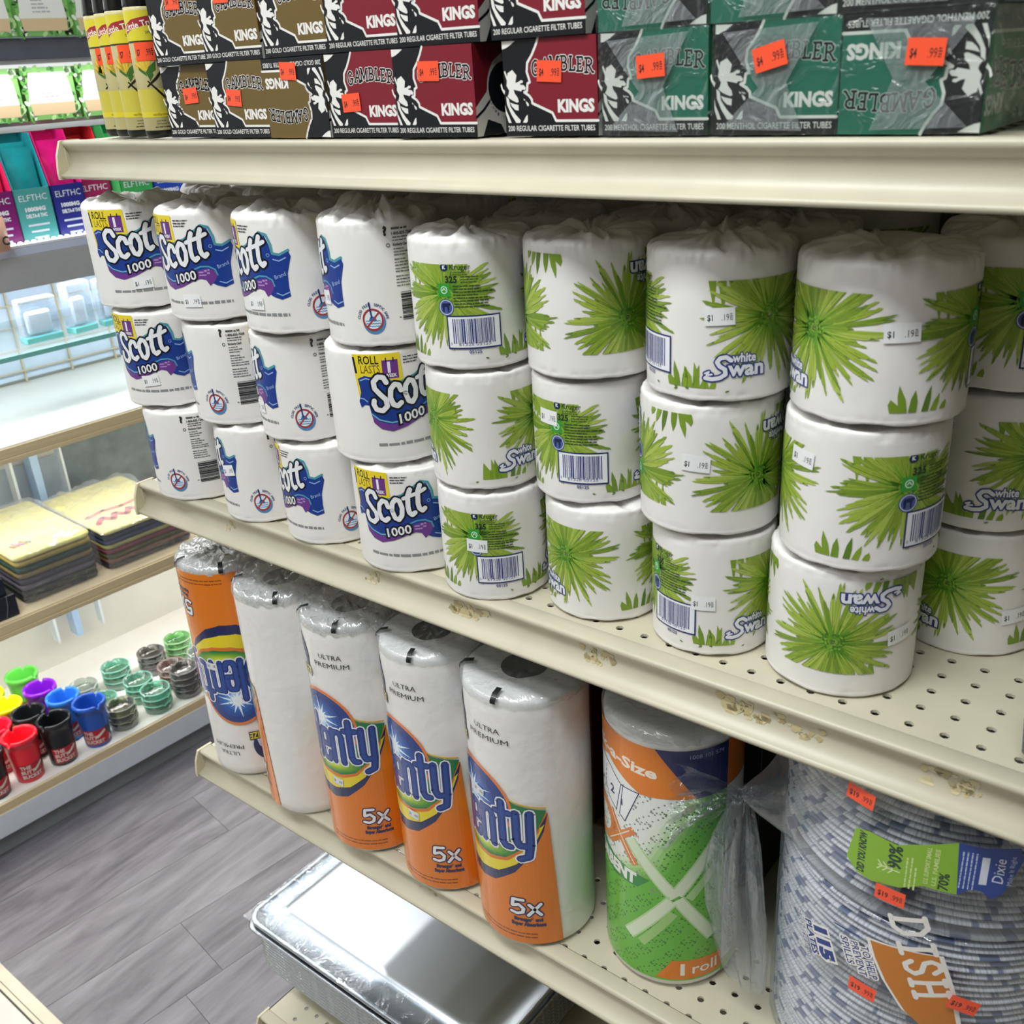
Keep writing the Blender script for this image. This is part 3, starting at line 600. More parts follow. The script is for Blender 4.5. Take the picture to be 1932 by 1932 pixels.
def scott_art():
    a = Art(); m = .001; K = '#10141e'; NB = '#173a8c'; WH = '#e9ebee'
    P = lambda pts: [(x * m, y * m) for x, y in pts]
    a.poly(P([(-46, 95), (-6.5, 95), (-5, 70), (-30, 66), (-43, 57), (-45, 76)]), '#e8d22e', 1)
    a.text('1', -.0448, .0790, .0135, K, 2, bold=.0, shear=-.1); a.text('ROLL', -.0405, .0868, .0066, K, 2, width=.0165, bold=.015); a.text('LASTS', -.0395, .0792, .0066, '#6b4a1e', 2, width=.016)
    a.rect(-.0215, .074, -.0085, .0895, '#6b3686', 2); a.text('1', -.0165, .0795, .008, WH, 3, bold=.05); a.text('WEEK', -.0197, .0755, .0026, WH, 3, width=.0095, bold=.03)
    for x in (-.018, -.012): a.stroke([(x, .0885), (x, .0912)], .001, '#2a1838', 3)
    a.lines(-.004, .0902, .013, 3, .0024, .0011, '#3a3d42', 1, 3)
    # blue ribbon
    rib = [(-43, 74.5), (-37, 77), (-31, 76), (-28.5, 73), (-22, 73.5), (-14, 70), (-8, 69.5), (4, 73.5), (15, 80), (21, 84.5), (27, 83), (30, 76), (31, 68), (38, 66.5), (46, 70), (47.5, 66), (43, 52), (42.5, 41), (43, 33), (35, 30.5), (28, 33), (20, 38), (12, 40), (2, 36), (-8, 32.5), (-18, 30), (-27, 33), (-34, 42), (-35.5, 52), (-39, 52.5), (-42.5, 50), (-44, 55), (-41.5, 63), (-42, 68)]
    a.stroke(P([(-22, 74.5), (-14, 71), (-7, 70.6), (5, 74.6), (16, 81.5), (22, 86), (28.5, 84), (31.5, 76), (32, 68.8), (38, 67.6), (46, 71)]), .0022, '#4d9aa6', 1.5)
    a.poly(P(rib), NB, 2)
    a.stroke(P([(-41, 73), (-36, 74.8), (-31.5, 73.6)]), .0010, '#8fb4dc', 2.6); a.stroke(P([(-43, 58), (-39.5, 57.5), (-36.5, 55)]), .0009, '#8fb4dc', 2.6)
    a.stroke(P([(32, 64), (37, 62.5), (43, 65)]), .0010, '#8fb4dc', 2.6); a.stroke(P([(31, 36), (36, 34), (42.5, 36.5)]), .0009, '#8fb4dc', 2.6)
    a.text('Brand', .0315, .0475, .0033, '#9fb9e0', 2.6, width=.0105, rot=.3)
    # purple lower band
    a.poly(P([(-34, 43), (-33, 37), (-27, 31.5), (-18, 29), (-6, 32), (6, 37), (14, 39.5), (19, 38.5), (22, 33), (27, 36.5), (29.5, 41.5), (28, 46), (22, 48.5), (14, 47), (4, 41), (-6, 36.5), (-18, 35), (-28, 38)]), '#6b3a8c', 3)
    a.stroke(P([(-34, 44.5), (-28, 39.5), (-18, 36.5), (-6, 38)]), .0012, '#6fb3c8', 3.5); a.stroke(P([(10, 48), (16, 50.2), (23, 50), (28.5, 47), (30, 42)]), .0014, '#4f98b4', 3.5)
    a.text('1000', -.0118, .0345, .0085, K, 4, width=.0235, bold=.11, rot=.2, shear=.12); a.text('1000', -.0112, .0350, .0077, WH, 5, width=.0222, bold=.02, rot=.2, shear=.12)
    a.lines(.0135, .0445, .0235, 2, .0026, .0016, '#b08fc6', 4, 9, False, .2)
    # the word
    base = lambda x: 47.5 + (x + 33) * .13
    S = [(-19.5, 71), (-21.5, 75.5), (-26, 76), (-29.8, 72), (-29.5, 66.5), (-25.5, 61.5), (-21, 56.5), (-20.5, 51), (-24.5, 47.2), (-29.5, 48.5), (-31.5, 53), (-30.8, 56)]
    C = [(-8.2, 63.5), (-9.5, 68), (-13, 69), (-16.5, 65), (-17.3, 58), (-15.5, 52), (-12, 50.4), (-8.8, 53)]
    O = [(-4.8, 60.5), (-4, 67), (-.8, 71), (2.6, 69.5), (4.4, 63), (3.6, 56), (.6, 52), (-2.6, 53.5)]
    T1 = [(12.5, 79.5), (10.2, 74), (9.6, 64), (10.2, 58.5), (12.6, 56), (15.2, 58)]; T2 = [(21.2, 82.5), (19.0, 77), (18.4, 66), (19.2, 61.5), (21.8, 59), (24, 61)]; X = [(6.2, 71.5), (10.5, 73.2), (18.5, 75.5), (25.2, 78.5)]
    for pts, cl in ((S, 0), (C, 0), (O, 1), (T1, 0), (T2, 0), (X, 0)):
        ws = 4.2 if pts is not X else 3.4
        a.stroke(P(pts), (ws + 3.3) * m, K, 6, closed=bool(cl)); a.stroke(P(pts), ws * m, WH, 7, closed=bool(cl))
    a.ring(.0278, .0675, .0013, .0005, '#8fb4dc', 6)
    a.lines(-.031, .0165, .040, 1, .003, .0026, '#8a8c8e', 1, 12, False)
    # safety roundel
    U = lambda d: rad(d) * SC_R
    cx, cy = U(76), .0225
    a.ell(cx + .0008, cy - .0018, .0098, .0098, '#4d86b8', 1); a.ell(cx, cy, .0092, .0092, '#dfe9f0', 2); a.ring(cx, cy, .0082, .0017, '#a23a3c', 5)
    for k in range(3): a.stroke([(cx - .006 + q * .0012, cy - .0012 - k * .0021 + .0005 * (q % 2)) for q in range(11)], .0007, '#4a8fc4', 3)
    a.poly([(cx - .0038, cy - .001), (cx + .0034, cy - .001), (cx + .002, cy + .002), (cx - .0006, cy + .003), (cx - .0024, cy + .002)], '#2d6fb0', 4); a.stroke([(cx - .001, cy + .002), (cx - .0022, cy + .0135)], .0014, '#1c2f6c', 6)
    a.stroke([(cx - .0055, cy - .0058), (cx + .0055, cy + .0058)], .0014, '#a23a3c', 5)
    for s, a0, a1 in (('CLOG FREE', 172, 102), ('SEPTIC SAFE', 78, 4)):
        for i, ch in enumerate(s):
            if ch == ' ': continue
            t = rad(a0 + (a1 - a0) * i / (len(s) - 1)); a.text(ch, cx + .0112 * cos(t), cy + .0112 * sin(t), .0021, '#2b477e', 2, rot=t - pi / 2, align='C', bold=.02)
    # address block and barcode
    x0 = U(100); a.text('?', x0 - .0055, .0868, .0062, '#2b2d30', 1, bold=.06); a.lines(x0 + .0005, .0905, x0 + .014, 1, .003, .0016, '#55575a', 1, 2, False); a.text('1-800-835-7268', x0 + .0005, .0865, .0021, '#2b2d30', 1, width=.0175, bold=.03)
    a.lines(x0 + .001, .0842, x0 + .016, 2, .0022, .001, '#55575a', 1, 21); a.ring(x0 - .003, .0790, .0013, .0005, '#2b2d30', 1); a.text('Kimberly-Clark', x0 + .001, .0782, .0020, '#2b2d30', 1, width=.013, bold=.03)
    a.lines(x0 + .001, .0755, x0 + .016, 3, .0023, .001, '#6a6c6f', 1, 22); a.lines(x0 + .001, .0675, x0 + .018, 3, .0023, .001, '#6a6c6f', 1, 23); a.lines(x0 + .001, .0605, x0 + .026, 2, .0023, .001, '#6a6c6f', 1, 24); a.lines(x0 + .001, .0545, x0 + .018, 4, .0024, .001, '#6a6c6f', 1, 25)
    R_ = random.Random(8); y = .0205
    while y < .0425:
        h = R_.choice([.0004, .0006, .0011, .0015]); a.rect(x0 + .0035, y, x0 + .0235, y + h, '#2e3033', 1); y += h + R_.choice([.0004, .0005, .0009])
    a.lines(x0 + .0005, .0225, x0 + .003, 1, .001, .001, '#55575a', 1, 4)
    fx = U(146); a.stroke([(fx - .005, .018), (fx + .005, .018), (fx + .005, .031), (fx - .005, .031)], .0006, '#55575a', 1, closed=True); a.stroke([(fx - .003, .025), (fx - .0015, .0235), (fx, .0275), (fx + .0028, .0285), (fx + .001, .0255)], .0007, '#2b2d30', 1); a.text('FSC', fx, .0195, .0022, '#2b2d30', 1, align='C', bold=.02)
    return a
scott_print = scott_art().mesh('label_print', on_cyl(SC_R), step=.004, rough=.4)
swan_bodies = [roll_body(SW_R, SW_H, k) for k in (1, 2, 3)]; scott_bodies = [roll_body(SC_R, SC_H, k) for k in (4, 5)]
scott_peak = roll_body(SC_R, SC_H, 6, peak=.017, big=.6, amp=.0085, seg=240); swan_tops = [roll_body(SW_R, SW_H, k, big=.35, peak=p * .6, amp=.0052, seg=240) for k, p in ((11, .006), (12, .002), (13, .004))]; scott_tops = [roll_body(SC_R, SC_H, k, big=.4, peak=p, amp=.0052, seg=240) for k, p in ((14, .003), (15, .0))]
STK = {}
def sticker_mesh(R, ang):
    k = (R, round(ang, 2))
    if k not in STK: STK[k] = rot_art(price_art('#eef0f1', ('$1', '.19'), .0185, .0112, '#2b2e33'), ang).mesh('price_sticker', on_cyl(R, .0008), step=.003)
    return STK[k]
def facing(x, y): return math.degrees(atan2(-x, y + .54))
TIER = ['bottom', 'middle', 'top']
def toilet_roll(kind, x, y, z, R, shift, flip, body, label, group, stickers=(), hscale=1.):
    R0, H = (SW_R, SW_H) if kind == 'swan' else (SC_R, SC_H)
    t = empty('toilet_roll', (x, y, z), 0, label, 'toilet roll', group); k = R / R0; phi = facing(x, y)
    b = link('wrapper', body, t, None, (0, 0, rad(phi + 37 * (len(label) % 7)))); b.scale = (k, k, hscale)
    p = link('label_print', swan_print if kind == 'swan' else scott_print, t)
    if flip: p.rotation_euler = (pi, 0, rad(phi + shift - 180)); p.location = (0, 0, H)
    else: p.rotation_euler = (0, 0, rad(phi + shift))
    p.scale = (k, k, 1)
    for al, v, tilt in stickers:
        s = link('price_sticker', sticker_mesh(R0, tilt), t, (0, 0, v), (0, 0, rad(phi + al))); s.scale = (k, k, 1)
    return t
COLS = [  # kind, [(x, y, R, shift, flip, stickers) bottom, middle, top]
 ('scott', [(-0.9155, 0.042, 0.051, -111, 0, []), (-0.9338, 0.042, 0.051, -31, 0, [(-30.3, 0.0286, 0.1)]), (-0.9465, 0.042, 0.052, -8, 0, [(-8.5, 0.0251, 0.05)])]),
 ('scott', [(-0.8015, 0.042, 0.051, -90, 0, [(-54.3, 0.0537, 0.2)]), (-0.8167, 0.042, 0.052, -112, 0, []), (-0.8222, 0.042, 0.052, -38, 0, [(-36.2, 0.0194, 0.03)])]),
 ('scott', [(-0.7065, 0.042, 0.0505, -60, 0, []), (-0.719, 0.042, 0.0495, -86, 0, [(-72, 0.0291, 0.1)]), (-0.7102, 0.042, 0.0515, -58, 0, [(-50.2, 0.0267, 0.03)])]),
 ('scott', [(-0.602, 0.046, 0.0515, -16, 0, []), (-0.615, 0.046, 0.052, 18, 0, []), (-0.6085, 0.046, 0.0505, -90, 0, [(-72.3, 0.0371, 0.1)])]),
 ('swan', [(-0.5044, 0.043, 0.0455, -137, 0, [(-19.8, 0.0503, -0.04)]), (-0.5071, 0.0445, 0.0475, 58, 0, []), (-0.5109, 0.0445, 0.0475, -141.5, 0, [])]),
 ('swan', [(-0.4081, 0.0665, 0.048, -41, 0, []), (-0.4178, 0.0665, 0.0475, -151, 0, [(-45.6, 0.0661, -0.03)]), (-0.4161, 0.0665, 0.0485, 30, 1, [])]),
 ('swan', [(-0.3126, 0.067, 0.0485, -179, 0, [(-8.1, 0.0438, 0.02)]), (-0.3178, 0.0675, 0.0495, 40, 1, [(-10.6, 0.0537, -0.06)]), (-0.3126, 0.0675, 0.0492, -203, 0, [(-0.5, 0.0563, 0.04)])]),
 ('swan', [(-0.2165, 0.075, 0.0532, -4, 1, [(47.3, 0.0449, 0.1)]), (-0.2098, 0.0725, 0.0505, -83, 0, [(-45.3, 0.0701, -0.08)]), (-0.2064, 0.0745, 0.0525, -46, 0, [(12, 0.0569, 0.04)])])]
for ti in range(3):                                  # neighbours press against each other without passing through
    for ci in range(7):
        (xa, ya, Ra), (xb, yb, Rb) = COLS[ci][1][ti][:3], COLS[ci + 1][1][ti][:3]; d = sqrt((xa - xb) ** 2 + (ya - yb) ** 2) - .0012
        if d < Ra + Rb:
            k = d / (Ra + Rb)
            for c, R in ((ci, Ra), (ci + 1, Rb)): q = list(COLS[c][1][ti]); q[2] = R * k; COLS[c][1][ti] = tuple(q)
for ci, (kind, tiers) in enumerate(COLS):
    H = SW_H if kind == 'swan' else SC_H
    for ti, (x, y, R, sh, fl, st) in enumerate(tiers):
        tb = (scott_peak if ci == 3 else (swan_tops[ci % 3] if kind == 'swan' else scott_tops[ci % 2])) if ti == 2 else (swan_bodies[(ci + ti) % 3] if kind == 'swan' else scott_bodies[(ci + ti) % 2])
        desc = 'white toilet roll with green flower print' if kind == 'swan' else 'white toilet roll with blue ribbon label'
        toilet_roll(kind, x, y, 1.0152 + ti * H, R, sh, fl, tb, '%s, %s of %s front stack from left' % (desc, TIER[ti], ORD[ci]), 'toilet rolls on the middle shelf', st)
SECOND = [('scott', -.960, .165, 0), ('scott', -.845, .158, 40), ('scott', -.735, .160, -60), ('scott', -.622, .162, 10), ('swan', -.515, .152, -50), ('swan', -.412, .171, 70), ('swan', -.310, .172, 20), ('swan', -.157, .1735, 0)]
for ci, (kind, x, y, sh) in enumerate(SECOND):
    H = SW_H if kind == 'swan' else SC_H
    for ti in range(3):
        shift = sh + 50 * ti; st = []
        if ci == 7: shift = [-18, 35, -105][ti]; st = [[(38, .033, .1)], [(-38, .072, 0)], []][ti]
        tb = (swan_tops[(ci + 1) % 3] if kind == 'swan' else scott_tops[(ci + 1) % 2]) if ti == 2 else (swan_bodies if kind == 'swan' else scott_bodies)[(ci + ti + 1) % 2]
        toilet_roll(kind, x, y, 1.0142 + ti * H, .0485 if kind == 'swan' else .0505, shift, 0, tb, 'shaded toilet roll, %s of the stack behind the %s front stack' % (TIER[ti], ORD[ci]), 'toilet rolls on the middle shelf', st)
for ci, (kind, x, y) in enumerate([('swan', -.52, .262), ('swan', -.40, .278), ('swan', -.29, .280), ('swan', -.165, .280)]):
    for ti in range(3):
        toilet_roll(kind, x, y, 1.0142 + ti * SW_H, .0485, 40 * ti + 30 * ci, 0, swan_tops[(ci + 2) % 3] if ti == 2 else swan_bodies[ti], 'dim toilet roll deep in the shelf, %s of third-row stack behind the %s stack' % (TIER[ti], ORD[ci + 4]), 'toilet rolls on the middle shelf')

# ------------------------------------------------------------------ paper towels on the lower shelf
TW_R, TW_H = .0525, .279
def towel_mat():
    m = mat('towel_paper', '#f3f1ed', rough=.7, var=.015, vscale=30, bump=.3, bscale=95, detail=2)
    return m
TOWEL = towel_mat()
TFILM = film('towel_film', '#ffffff', .015, .26, .09, .5, 34, (1, 1, .35), .3)
TFILM_TOP = film('towel_film_top', '#f4f6f7', .16, .6, .13, 1.0, 60, (1, 1, 1), .35)
TFILM_CR = film('towel_film_crinkled', '#f4f6f7', .42, .8, .14, 1.0, 55, (1.6, .6, 1), .30)
HOLE = mat('core_board', '#4d4e50', rough=.9, var=.08)
def towel_body(R, H, hole=.0185):
    m = MB(); nz = lambda t, z: .0004 * noise.noise((cos(t) * 3, sin(t) * 3, z * 20))
    def fn(r, z, t): return r - (.0011 * abs(noise.noise((cos(t) * 3, sin(t) * 3, z * 12))) if r > R * .98 else 0), z + (.0012 * noise.noise((cos(t) * 2, sin(t) * 2, r * 60)) if z > H * .97 else 0)
    m.lathe([(0, .001), (R * .93, 0), (R * .99, .004), (R, .012)] + [(R, H * k / 14) for k in range(1, 14)] + [(R, H - .009), (R * .985, H - .004), (R * .95, H - .001), (R * .7, H), (hole + .001, H)], 80, 0, fn=fn)
    m.lathe([(hole + .001, H), (hole, H - .0015), (hole, H - .06), (0, H - .06)], 40, 1, fn=None)
    return m.mesh('paper_roll', [TOWEL, HOLE], merge=True)
def towel_film_mesh(R, H, seed, crinkle):
    m = MB(); N = lambda a, b, c: noise.noise((a, b, c + seed))
    def fn(r, z, t):
        c, s = cos(t), sin(t)
        if z < H - .012: return r + .0005 * N(c * 4, s * 4, z * 14) + (.0015 * max(0, N(c * 3, s * 3, 2)) if z < .006 else 0), z
        k = r / R; d = crinkle * (.0022 * N(c * 5 * k, s * 5 * k * 2.2, 3) + .0016 * N(c * 13 * k + 3, s * 4 * k, 6))
        if k < .3: d -= .0015
        return r + .0007 * N(c * 6, s * 6, 1), z + max(-.0012, d)
    side = [(R * .6, -.0000), (R * .97, .0), (R, .006)] + [(R, H * k / 12) for k in range(1, 12)] + [(R + .0002, H - .008)]
    m.lathe(side, 80, 0, fn=fn)
    m.lathe([(R + .0002, H - .008), (R + .0004, H - .002), (R * .985, H + .001), (R * .95, H + .0022)] + [(R * k / 12, H + .0026) for k in range(11, 0, -1)] + [(0, H + .0026)], 96, 1, fn=fn)
    return m.mesh('plastic_wrap', [TFILM, TFILM_CR if crinkle > 1 else TFILM_TOP], merge=True)
def plenty_art():
    a = Art(); m = .001; P = lambda pts: [(x * m, y * m) for x, y in pts]; OR = '#e27a16'; NV = '#1b2358'; YE = '#e9d21f'; GR = '#1e7a3e'; BL = '#17489c'
    a.poly(P([(-68, 5), (68.5, 5), (64, 90), (60, 160), (44, 165), (20, 118), (-20, 108), (-50, 118), (-62, 138), (-66, 120)]), OR, 0)
    a.poly(P([(-68, 5), (-50, 5), (-44, 60), (-52, 100), (-66, 118)]), '#e68a24', 1)
    # navy, yellow and green swooshes
    a.poly(P([(-66, 122), (-58, 96), (-44, 80), (-26, 70), (-8, 69), (10, 75), (30, 92), (46, 116), (56, 140), (60, 160), (40, 120), (0, 96), (-40, 104)]), NV, 2)
    a.poly(P([(-64, 128), (-56, 104), (-42, 90), (-24, 82), (-6, 82), (14, 88), (32, 102), (48, 126), (57, 148), (30, 124), (-6, 106), (-46, 118)]), YE, 3)
    a.poly(P([(-62, 134), (-52, 116), (-36, 104), (-16, 98), (6, 98), (24, 104), (40, 120), (52, 140), (54, 150), (0, 120)]), '#d9761f', 4)
    a.poly(P([(-58, 150), (-54, 128), (-40, 112), (-20, 103), (4, 102), (22, 107), (38, 121), (50, 140), (59, 163), (44, 167), (34, 170), (22, 176), (0, 165)]), GR, 5)
    a.stroke(P([(22, 178), (34, 172), (46, 168.5), (58, 166)]), .0014, '#d8b422', 5.5)
    for k in range(6): a.ell(-.004, .1155, .034 - k * .0045, .0115 - k * .0014, ['#3a8a38', '#58992f', '#78a929', '#97b928', '#b3c92c', '#c8d436'][k], 5.6 + k * .2, 30, .02)
    # blue disc with a flash
    a.ell(-.008, .1625, .0385, .0415, '#e0782a', 6.8, 44, .3); a.ell(-.008, .1615, .0360, .0390, '#153a86', 7, 44, .3)
    for k in range(5): a.ell(-.012, .166, .026 - k * .0045, .026 - k * .0045, ['#17489c', '#1e58ac', '#2f6fc0', '#5a93d2', '#a8c9ea'][k], 7.1 + k * .1, 30)
    for k in range(13):
        t = rad(15 + k * 27.7); L = [.024, .012, .018][k % 3]; a.poly([(-.012 + .0022 * cos(t + 1.5), .170 + .0022 * sin(t + 1.5)), (-.012 + L * cos(t), .170 + L * sin(t)), (-.012 + .0022 * cos(t - 1.5), .170 + .0022 * sin(t - 1.5))], '#e6f0fa', 7.8)
    a.ell(-.012, .170, .005, .005, '#f2f7fc', 7.9)
    # word: tall rounded letters, white edge, blue fill
    LET = {'P': (-54, [[(2.5, -8), (2.5, 40)], [(2.5, 39), (13, 39), (14.5, 34), (14.5, 14), (11, 5), (3, 5)]]), 'l': (-33.5, [[(3, 0), (3, 55)]]),
           'e': (-26, [[(2.5, 21), (13.5, 21), (13.5, 33), (11, 39), (5, 39), (2.5, 33), (2.5, 7), (5, 1), (11, 1), (13.5, 6), (13.5, 11)]]),
           'n': (-7.5, [[(2.5, 0), (2.5, 40)], [(2.5, 34), (6, 39), (11, 39), (13.5, 34), (13.5, 0)]]),
           't': (12, [[(5.5, 52), (5.5, 6), (8, 1), (12, 1)], [(0, 40), (12, 40)]]), 'y': (29, [[(2.5, 40), (2.5, 8), (5, 2), (11, 2)], [(14, 40), (13.5, 2), (12, -11), (5, -14)]])}
    for i, (ch, (x0, sts)) in enumerate(LET.items()):
        b0 = 114 + (x0 + 54) * .10
        for st in sts:
            pts = P([(46 - (46 - x0 - x * 1.12) * .90, b0 + y * .96) for x, y in st]); a.stroke(pts, .0108, '#e9edf4', 9)
            a.stroke(pts, .0078, '#132f78', 10); a.stroke(pts, .0040, '#1b479a', 10.5)
    # 5x
    for e, c, l in ((.0048, NV, 8), (.0022, '#eef0f3', 9)):
        a.stroke(P([(35, 59), (26, 59), (25, 51), (31, 53), (35, 49), (34, 44), (29, 42), (24, 43.5)]), .0032 + e - .0022, c, l); a.stroke(P([(40, 54), (50, 42)]), .0032 + e - .0022, c, l); a.stroke(P([(50, 55), (39, 41)]), .0032 + e - .0022, c, l)
    for e, (t, y) in enumerate((('Stronger* and', 33.5), ('Super Absorbent', 27.5))): a.text(t, .0385, y * m, .0038, NV, 8, width=.030 if e else .025, bold=.07, align='C')
    a.lines(-.02, .0165, .046, 2, .0042, .0017, '#8a4a1e', 2, 4, False)
    # upper left: sheet picture and words
    a.text('ULTRA', .0115, .243, .0052, '#22242a', 1, width=.026, align='C'); a.text('PREMIUM', .0115, .233, .0052, '#22242a', 1, width=.040, align='C')
    a.ell(-.037, .236, .017, .021, NV, 1, 32); a.poly(P([(-53, 228), (-40, 222), (-25, 226), (-27, 236), (-38, 250), (-50, 243)]), '#c2cfe6', 2); a.stroke(P([(-38, 250), (-35, 224)]), .0007, '#8ea4c8', 3); a.stroke(P([(-50, 238), (-27, 234)]), .0007, '#8ea4c8', 3)
    a.text('PICK-A-SIZE', -.059, .2165, .0085, '#20222a', 3, width=.041, bold=.12); a.text('PICK-A-SIZE', -.059, .2165, .0085, '#e3d032', 4, width=.041, bold=.02)
    return a
PL = plenty_art()
plenty_print = PL.mesh('label_print', on_cyl(TW_R, .0008), step=.0038, rough=.25, coat=.35, vstep=.05)
MARKS = Art()
for t in range(4): MARKS.rect(-.0015, .0, .0015, .017, '#101214', 0)
tops = {}
def towel_root(x, y, label, name='paper_towel_roll'): return empty(name, (x, y, .6516), 0, label, 'paper towel', 'paper towel rolls on the lower shelf')
TB = towel_body(TW_R, TW_H); TFM = [towel_film_mesh(TW_R + .0005, TW_H, k, c) for k, c in ((1, 1.0), (2, 2.4), (3, 1.6))]
tmark = MB()
for t_ in (-.15, 1.5, 3.4, 4.9):
    c, s = cos(t_), sin(t_); w_ = .0024
    prof = [(TW_R * .80, TW_H + .0042), (TW_R * .95, TW_H + .0034), (TW_R + .0022, TW_H - .001), (TW_R + .0022, TW_H - .004)]
    tmark.grid([[(r * s - w_ * c, -r * c - w_ * s, z), (r * s + w_ * c, -r * c + w_ * s, z)] for r, z in prof], 0)
tmark = tmark.mesh('registration_mark', mat('mark_black', '#15171a', rough=.4))
psm = rot_art(price_art('#dde0e2', ('$1', '.99'), .013, .0092), -.12).mesh('price_sticker', on_cyl(TW_R, .0016), step=.003); psm2 = rot_art(price_art('#dde0e2', ('$1', '.99'), .013, .0092), pi - .05).mesh('price_sticker', on_cyl(TW_R, .0016), step=.003)
TOW = [(-.9185, .0455, .0525, -30, 1, 2, 'paper towel roll with its orange label upside down, leftmost on the lower shelf', (-42.7, .155, psm2)),
       (-.8065, .0390, .0525, -130, 0, 1, 'plain white side of a towel roll with crinkled silvery top, second from left', None),
       (-.7005, .0390, .0515, -45, 0, 1, 'orange labelled paper towel roll, third from left on the lower shelf', (-45.4, .092, psm)),
       (-.5945, .0450, .0515, -50, 0, 0, 'orange labelled paper towel roll, fourth from left on the lower shelf', (-43.8, .0943, psm)),
       (-.4830, .0450, .0565, -53, 0, 0, 'orange labelled paper towel roll, right end of the orange row', (-55.7, .1714, psm))]
for x, y, R, sh, fl, fm, lab, st in TOW:
    t = towel_root(x, y, lab); k = R / TW_R; phi = facing(x, y)
    for o in (link('paper_roll', TB, t), link('plastic_wrap', TFM[fm], t, None, (0, 0, rad(phi)))): o.scale = (k, k, 1)
    p = link('label_print', plenty_print, t); p.scale = (k, k, 1)
    if fl: p.rotation_euler = (pi, 0, rad(phi + sh - 180)); p.location = (0, 0, TW_H)
    else: p.rotation_euler = (0, 0, rad(phi + sh))
    q = link('registration_mark', tmark, t, None, (0, 0, rad(phi + sh + 32))); q.scale = (k, k, 1)
    if st: s = link('price_sticker', st[2], t, (0, 0, st[1]), (0, 0, rad(phi + st[0]))); s.scale = (k, k, 1)

